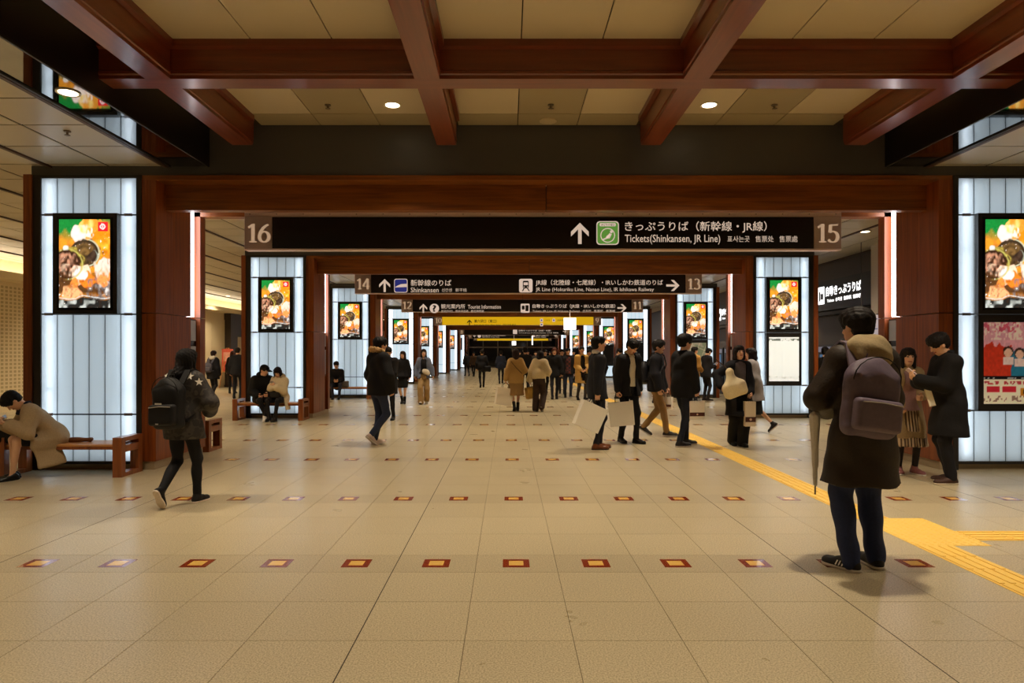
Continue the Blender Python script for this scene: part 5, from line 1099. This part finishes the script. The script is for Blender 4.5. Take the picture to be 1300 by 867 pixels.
# two women walking towards the camera
J = person('woman in a black dress and jacket walking towards the camera beside a denim jacket', at=(512, 513), yaw=178, h=1.58, sex='f', head=(0, -12), feet=walk(.12, 'L', .06, 0), hands={'R': (.20, .06, .84)}, bottom=dict(kind='skirt', col=(18, 17, 18), hem=.50, flare=-.01), top=[dict(name='jacket', col=(24, 22, 25), o=.022, hem=.82)], hair=dict(kind='mid', len=.14, col=(46, 30, 24)), shoes=dict(col=(18, 16, 17), boot=True))
soft_bag(J['W'](V3(.26, .06, .72)), V3(.05, .08, .10), np.eye(3), (206, 186, 120), 'small pale yellow bag carried by the woman in the black dress', None, 'handbag', .6, .018)
J = person('woman in an open blue denim jacket and wide beige trousers walking towards the camera', at=(538, 513), yaw=182, h=1.64, sex='f', head=(-4, 6), feet=walk(.16, 'R', .07, 0), hands={'L': (-.28, .04, .86), 'R': (.26, .06, .86)}, bottom=dict(kind='wide', col=(168, 138, 92)), top=[dict(name='shirt', col=(20, 19, 21), o=.01, hem=.92), dict(name='jacket', col=(104, 112, 132), o=.032, hem=.78, open=.085, open_all=True)], hair=dict(kind='mid', len=.12, col=(34, 22, 20)), shoes=dict(col=(200, 190, 176)))
soft_bag(J['W'](V3(-.08, .17, .98)), V3(.13, .05, .09), rotm((0, 1, 0), 28), (226, 214, 190), 'cream bum bag across the chest of the woman in denim', None, 'shoulder_bag', .6, .018, box=False)
# two women walking away, centre
J = person('woman in a tan coat and skirt walking away in the centre with a white bag', at=(655, 522), yaw=6, h=1.63, sex='f', head=(6, -8), feet={'L': (-.05, -.10, .04, 20, 0), 'R': (.06, .10, 0, 0, 0)}, hands={'L': (-.28, -.04, .80), 'R': (.16, .18, 1.0)}, bottom=dict(kind='pleated', col=(150, 118, 70), hem=.42, flare=.07), top=[dict(name='coat', col=(178, 142, 84), o=.034, hem=.74, flare=.02, bulk=.01)], hair=dict(kind='long', len=.22, col=(40, 24, 18)), shoes=dict(col=(20, 17, 17), boot=True))
shop_bag(J['W'](J['hand']['L']['grip']), 20, .46, .14, .46, (240, 228, 204), 'large white shopping bag carried by the woman in the tan coat', 10, drop=.14)
MB().strip([Vector(J['W'](V3(*p))) for p in ((-.15, -.165, 1.32), (-.02, -.185, 1.16), (.14, -.175, 1.0))], .035, .008, (0, 0, 1)) .build('bag_strap', cloth((110, 84, 50), .6, bump=0)); tag(bpy.data.objects['bag_strap'], 'brown shoulder strap across the back of the tan coat', 'strap')
J = person('woman in a cream sweater and brown trousers stooping as she walks away', at=(684, 522), yaw=-14, h=1.60, sex='f', lean=14, head=(14, -14), feet={'L': (-.08, -.03, .0, 0, 0), 'R': (.10, -.12, .07, 36, 0)}, hands={'L': (-.28, .06, .72), 'R': (.18, .26, 1.0)}, bottom=dict(kind='wide', col=(58, 42, 32)), top=[dict(name='sweater', col=(206, 188, 148), o=.036, hem=.86, bulk=.022, fold=.008)], hair=dict(kind='long', len=.20, col=(22, 16, 15)), shoes=dict(col=(44, 28, 22), sole=(200, 190, 180)))
shop_bag(J['W'](J['hand']['L']['grip']), 30, .30, .16, .30, (190, 150, 70), 'mustard bag carried by the woman in the cream sweater', -8, drop=.10)
# suited men with white bags
J = person('man in a dark suit and glasses facing right with a large white paper bag', at=(757, 570), yaw=-78, h=1.76, lean=2, head=(-2, -6), feet={'L': (-.07, .07, 0, 0, 4), 'R': (.08, -.03, 0, 0, -6)}, hands={'R': (.20, -.06, .80), 'L': (-.2, .04, .85)}, curl=(.5, .9), bottom=dict(kind='trousers', col=SUIT, cut=-.05), top=[dict(name='shirt', col=(214, 206, 196), o=.006, hem=.9, collar=(220, 212, 204)), dict(name='suit_jacket', col=SUIT, o=.024, hem=.80, flare=.012, open=.04, vend=.2, lapel=True, rough=.75)], hair=dict(kind='short', col=(18, 16, 16)), shoes=dict(col=(110, 62, 32), sole=(50, 32, 22), rough=.3))
gl = MB(); hl = J['hl']
for sg in (-1, 1): gl.tube([Vector(hl(sg*.031+.022*math.cos(t), .104, .010+.018*math.sin(t))) for t in np.linspace(0, 2*math.pi, 13)], .0022, 5); gl.tube([Vector(hl(sg*.053, .102, .014)), Vector(hl(sg*.08, .0, .012))], .0022, 5)
gl.build('glasses', 'clip_metal', J['root'])
shop_bag(J['W'](J['hand']['R']['grip']), -78+90, .42, .17, .40, (248, 242, 226), 'large white paper bag in the hand of the suited man with glasses', 24, drop=.10)
J = person('man in a dark suit with an open jacket and white shirt looking down', at=(797, 562), yaw=-152, h=1.76, lean=4, head=(34, 6), feet={'L': (-.08, .12, 0, 0, 10), 'R': (.09, -.08, .01, 4, -12)}, hands={'R': (.25, .04, .82), 'L': (-.2, .06, .86)}, curl=(.5, .9), bottom=dict(kind='trousers', col=(22, 22, 27), cut=-.05), top=[dict(name='shirt', col=(244, 238, 228), o=.010, hem=.96, flare=-.03, collar=(226, 216, 204)), dict(name='suit_jacket', col=(21, 20, 25), o=.030, hem=.80, flare=.02, open=.06, open_all=True, rough=.75)], hair=dict(kind='short', col=(16, 14, 14), vol=.008), shoes=dict(col=(18, 16, 17), rough=.25))
shop_bag(J['W'](J['hand']['R']['grip']), -8, .42, .17, .40, (250, 244, 230), 'large white paper bag in the hand of the man looking down', -6, drop=.10)
J = person('young man in a black jacket and khaki trousers walking right with a dark backpack', at=(832, 553), yaw=-112, h=1.74, lean=4, head=(4, -14), feet={'R': (.07, .22, .0, 0, 0), 'L': (-.07, -.22, .07, 30, 0)}, hands={'L': (-.2, .14, .86), 'R': (.2, .1, .86)}, bottom=dict(kind='trousers', col=(140, 108, 66), loose=.006, cut=-.05), top=[dict(name='jacket', col=(26, 25, 31), o=.03, hem=.82, bulk=.01)], hair=dict(kind='short', col=(20, 16, 15), vol=.012), shoes=dict(col=(40, 34, 32), sole=(180, 170, 160)))
backpack(J, 'dark backpack worn by the young man in khaki trousers', (34, 34, 40), w=.27, h=.40, d=.14, zoff=-.12)
shop_bag(J['W'](J['hand']['L']['grip']), -112+80, .24, .11, .22, (248, 240, 228), 'small white shopping bag beside the khaki trousers', 0, band=(96, 56, 46), drop=.10)
J = person('man in black and dark jeans turned away, carrying a white bag with a brown band', at=(866, 566), yaw=-66, h=1.80, lean=3, head=(2, -10), feet={'L': (-.08, .14, 0, 0, -4), 'R': (.09, -.12, 0, 0, -6)}, hands={'R': (.20, .12, .90), 'L': (-.2, .1, .9)}, elbow={'R': (.6, -1, 0)}, curl=(.5, .9), bottom=dict(kind='trousers', col=(30, 34, 48), cut=-.05), top=[dict(name='jacket', col=(18, 17, 20), o=.032, hem=.80, bulk=.012)], hair=dict(kind='short', col=(18, 14, 13), vol=.016), shoes=dict(col=(34, 30, 30), sole=(176, 162, 148)))
shop_bag(J['W'](J['hand']['R']['grip']), 8, .26, .10, .30, (248, 240, 228), 'white shopping bag with a brown band held by the man in black', 0, band=(86, 46, 42), drop=.09)
# smiling woman and companion
J = person('smiling woman in a black coat and wide black trousers walking towards the camera', at=(938, 566), yaw=180, h=1.62, sex='f', lean=0, head=(-6, 6), feet={'L': (-.04, .06, 0, 0, 4), 'R': (.06, -.12, .02, 10, -4)}, hands={'R': (.32, .10, .98), 'L': (-.14, .16, .88)}, elbow={'R': (1, -.6, 0)}, curl=(.9, .6), bottom=dict(kind='wide', col=(17, 16, 18)), top=[dict(name='sweater', col=(96, 88, 90), o=.010, hem=.86), dict(name='coat', col=(23, 23, 29), o=.030, hem=.50, flare=.05, open=.085, open_all=True)], hair=dict(kind='bob', len=.10, col=(30, 20, 18), fringe=.03), shoes=dict(col=(18, 16, 17)))
c_ = J['W'](V3(.17, .25, 1.00)); e = empty('tote_bag', tuple(c_), R(180), 'cream canvas sack bag hugged by the smiling woman', 'bag'); T = Field(); M = rotm((0, 1, 0), 22)
T.rbox(M@V3(0, 0, -.06), V3(.19, .085, .13), .07, M, k=.03).cap(M@V3(0, 0, .02), M@V3(-.02, -.01, .17), .125, .06, .07).cap(M@V3(-.02, -.01, .17), M@V3(-.03, -.02, .22), .045, .07, .03)
T.warp(lambda x, y, z: .007*np.sin(38*x+9*z)*np.clip(.5+2*z, 0, 1)+.005*np.sin(25*z+17*x)); V_, F_ = T.mesh(.011); link('bag_body', npmesh('bag_body', V_, F_, cloth((238, 222, 182), .8, bump=.1)), e)
MB().tube([Vector(M@V3(-.07, -.02, .16)), Vector(M@V3(-.02, -.075, .165)), Vector(M@V3(.03, -.02, .16)), Vector(M@V3(-.02, .05, .165))], .007, 6).build('drawstring', cloth((200, 180, 140), .8, bump=0), e)
MB().tube([Vector(M@V3(-.03, -.02, .2)), Vector((.10, -.10, .30)), Vector((.22, -.20, .42))], .009, 6).build('strap', cloth((70, 50, 30), .6, bump=0), e)
shop_bag(J['W'](J['hand']['L']['grip']), 0, .17, .10, .40, (236, 222, 196), 'slim cream bag with a brown band in the left hand of the smiling woman', 0, band=(80, 46, 42), drop=.08)
J = person('woman in a loose grey coat and black skirt striding left behind the smiling woman', at=(957, 549), yaw=62, h=1.60, sex='f', head=(0, 10), feet={'L': (-.05, .18, 0, 0, 0), 'R': (.05, -.34, .10, 44, 0)}, bottom=dict(kind='skirt', col=(20, 18, 20), hem=.36, flare=.07), top=[dict(name='coat', col=(152, 146, 148), o=.045, hem=.62, flare=.06, bulk=.02)], hair=dict(kind='mid', len=.10, col=(30, 20, 18)), shoes=dict(col=(30, 24, 26), sole=(200, 186, 176)))
# right middle distance
person('man in a blue jacket standing behind the khaki trousers', at=(833, 512), yaw=-60, h=1.68, head=(10, -10), bottom=dict(kind='trousers', col=(90, 62, 44)), top=[dict(name='jacket', col=(58, 70, 96), o=.03, hem=.78)])
J = person('man in a mustard jacket looking right before the map on the third right pier', at=(880, 511), yaw=-60, h=1.72, head=(0, -20), hands={'R': (.1, .25, 1.0)}, bottom=dict(kind='trousers', col=(38, 42, 58)), top=[dict(name='jacket', col=(176, 128, 62), o=.036, hem=.80, hood=(196, 164, 116))])
J = person('man in a dark jacket reading his phone before the third right light panel', at=(896, 509), yaw=-70, h=1.70, head=(32, 0), hands={'L': (-.05, .32, 1.12), 'R': (.05, .32, 1.12)}, handdir={'L': ((.2, .8, .5), (.3, -.6, .7)), 'R': ((-.2, .8, .5), (-.3, -.6, .7))}, bottom=dict(kind='trousers', col=(36, 32, 34)), top=[dict(name='jacket', col=(27, 26, 31), o=.03, hem=.76)], shoes=dict(col=(40, 30, 30), sole=(200, 190, 180)))
phone(J, 'L', (230, 230, 235), 'phone of the man before the third right light panel')
person('man in a dark suit between the two suited men with white bags', at=(783, 506), yaw=-110, h=1.70, head=(30, -20), bottom=dict(kind='trousers', col=(26, 25, 29)), top=[dict(name='suit_jacket', col=(27, 27, 31), o=.028, hem=.76)])
J = person('man in an open camel coat walking towards the camera, smiling', at=(738, 508), yaw=196, h=1.74, head=(-2, -14), feet=walk(.14, 'L', .07, 0), hands={'L': (-.06, .26, 1.02), 'R': (.1, .22, 1.0)}, bottom=dict(kind='trousers', col=(62, 54, 52)), top=[dict(name='shirt', col=(28, 25, 26), o=.01, hem=.9), dict(name='coat', col=(202, 160, 88), o=.032, hem=.56, flare=.04, open=.07, open_all=True)], hair=dict(kind='short', col=(22, 18, 17)))
soft_bag(J['W'](V3(-.2, .24, .72)), V3(.17, .07, .16), np.eye(3), (22, 20, 22), 'black bag carried before the camel coat', None, 'shoulder_bag', .5, .02)
check_mat('red_check', (96, 40, 32), (36, 24, 24), 14)
J = person('man in a red checked shirt, dark jacket and jeans walking towards the camera', at=(721, 505), yaw=182, h=1.70, head=(4, 4), feet=walk(.16, 'L', .07, 0), bottom=dict(kind='trousers', col=(36, 42, 62)), top=[dict(name='shirt', mat='red_check', o=.01, hem=.84), dict(name='jacket', col=(28, 24, 25), o=.03, hem=.80, open=.08, open_all=True)], shoes=dict(col=(26, 24, 26), sole=(200, 196, 190)))
J = person('person with chestnut hair in a black padded jacket walking towards the camera', at=(704, 507), yaw=176, h=1.70, sex='f', head=(4, 0), feet=walk(.2, 'R', .07, 0), bottom=dict(kind='trousers', col=(34, 36, 48)), top=[dict(name='jacket', col=(23, 22, 24), o=.045, hem=.78, bulk=.02)], hair=dict(kind='mid', len=.06, col=(84, 42, 28)))
# far crowd
def far(label, x, y, yaw, h=1.68, col=(26, 25, 28), bot=(28, 27, 31), sex='m', hem=.78, **k):
    return person(label, at=(x, y), yaw=yaw, h=h, sex=sex, feet=walk(.15+.03*(x % 3), 'L' if int(x) % 2 else 'R', .07, 0), bottom=dict(kind='trousers', col=bot), top=[dict(name='coat', col=col, o=.03, hem=hem)], hair=k.pop('hair', None), **k)
J = far('man in black seen from behind with a shoulder bag, walking towards the end doors', 612, 492, 4, 1.70)
soft_bag(J['W'](V3(.24, -.1, .85)), V3(.16, .07, .13), np.eye(3), (20, 19, 20), 'black shoulder bag of the man walking to the end doors', None, 'shoulder_bag', .5, .024)
far('person in dark blue walking away just right of the man in black', 636, 487, 0, 1.66, (32, 36, 52), (26, 26, 36))
far('person in black at the left of the far crowd by the pillars', 593, 477.5, 20, 1.66)
far('person in a brown jacket in the far crowd by the left pillars', 601.5, 478, 170, 1.64, (84, 64, 44))
far('person in black partly hidden behind the tan coat', 667, 502, 8, 1.74)
far('person in black just behind the cream sweater', 692, 499, 182, 1.66)
far('person in dark clothes between black padded jacket and red checked shirt', 713.5, 500, 178, 1.68, bot=(40, 38, 44))
far('distant person in a red jacket in the crowd behind the tan coat', 670, 481, 185, 1.72, (120, 44, 38))
far('distant person in grey in the crowd left of the chestnut hair', 680, 483, 178, 1.66, (70, 64, 62))
far('distant person in dark brown in the crowd behind the cream sweater', 687, 480, 182, 1.70, (56, 42, 34))
far('distant woman in black in the crowd near the right pillars', 712, 481, 180, 1.62, sex='f', hair=dict(kind='mid', len=.1))
far('distant person in dark green in the crowd near the end doors', 698, 476, 176, 1.68, (40, 46, 40))
far('distant person in navy in the crowd before the end doors', 660, 475, 180, 1.70, (30, 34, 52))
far('distant person in charcoal in the crowd near the right pillars', 728, 486, 184, 1.70, (44, 42, 46))
far('person in black just behind the camel coat', 747.5, 500, 186, 1.66)
far('woman in a dark coat hidden behind the man with the mustard jacket', 868, 506, 120, 1.62, (34, 30, 34), sex='f')
# left aisle
J = person('woman in a dark coat with a white hood in the left aisle', at=(270, 506), yaw=-8, h=1.60, sex='f', feet=walk(.16, 'L', .06, 0), bottom=dict(kind='trousers', col=(28, 26, 30)), top=[dict(name='coat', col=(28, 26, 30), o=.036, hem=.66, flare=.04, hood=(216, 206, 190))], hair=dict(kind='short', col=(40, 26, 24), vol=.01), shoes=dict(col=(60, 50, 48), sole=(210, 200, 190)))
backpack(J, 'grey backpack worn by the woman in the left aisle', (86, 84, 96), w=.27, h=.36, d=.12, zoff=-.12, side=-.04)
person('man in a black jacket seen from behind in the left aisle near the poster easel', at=(301, 506), yaw=6, h=1.72, head=(12, 0), bottom=dict(kind='trousers', col=(26, 26, 32)), top=[dict(name='jacket', col=(26, 25, 28), o=.036, hem=.80)], hair=dict(kind='short'))
person('person with brown hair in dark clothes beside the man near the poster easel', at=(295, 499.5), yaw=10, h=1.62, sex='f', bottom=dict(kind='trousers', col=(30, 26, 28)), top=[dict(name='jacket', col=(40, 32, 32), o=.03, hem=.72)], hair=dict(kind='bob', col=(70, 40, 32)))
for x, lab, c in ((1046, 'person in black queueing at the ticket machines on the right', (24, 22, 23)), (1056, 'person in dark brown queueing beyond the man in the long brown coat', (44, 36, 32))):
    person(lab, at=(x, 531), yaw=-60, h=1.66, head=(6, 30), bottom=dict(kind='trousers', col=(26, 25, 28)), top=[dict(name='coat', col=c, o=.03, hem=.7)])
es = empty('poster_easel', tuple(PX(289, 491, 30.5)*Vector((1, 1, 0))), R(-6), 'wooden easel with a red poster in the left aisle', 'easel')
MB().box(-.26, .26, -.03, -.01, .75, 1.75).build('poster_board', cloth((206, 92, 72), .5, .3, 6, 0), es); MB().box(-.18, .18, -.034, -.03, 1.2, 1.6).build('poster_print', cloth((230, 160, 140), .5, .4, 9, 0), es)
for a, b in (((-.06, 0, 1.8), (-.34, -.1, 0)), ((.06, 0, 1.8), (.34, -.1, 0)), ((0, .02, 1.8), (0, .5, 0))): MB().tube([a, b], .02, 6).build('leg', 'bench_seat', es)
MB().box(-.3, .3, -.06, -.01, .71, .75).build('ledge', 'bench_seat', es)
flush_texts()
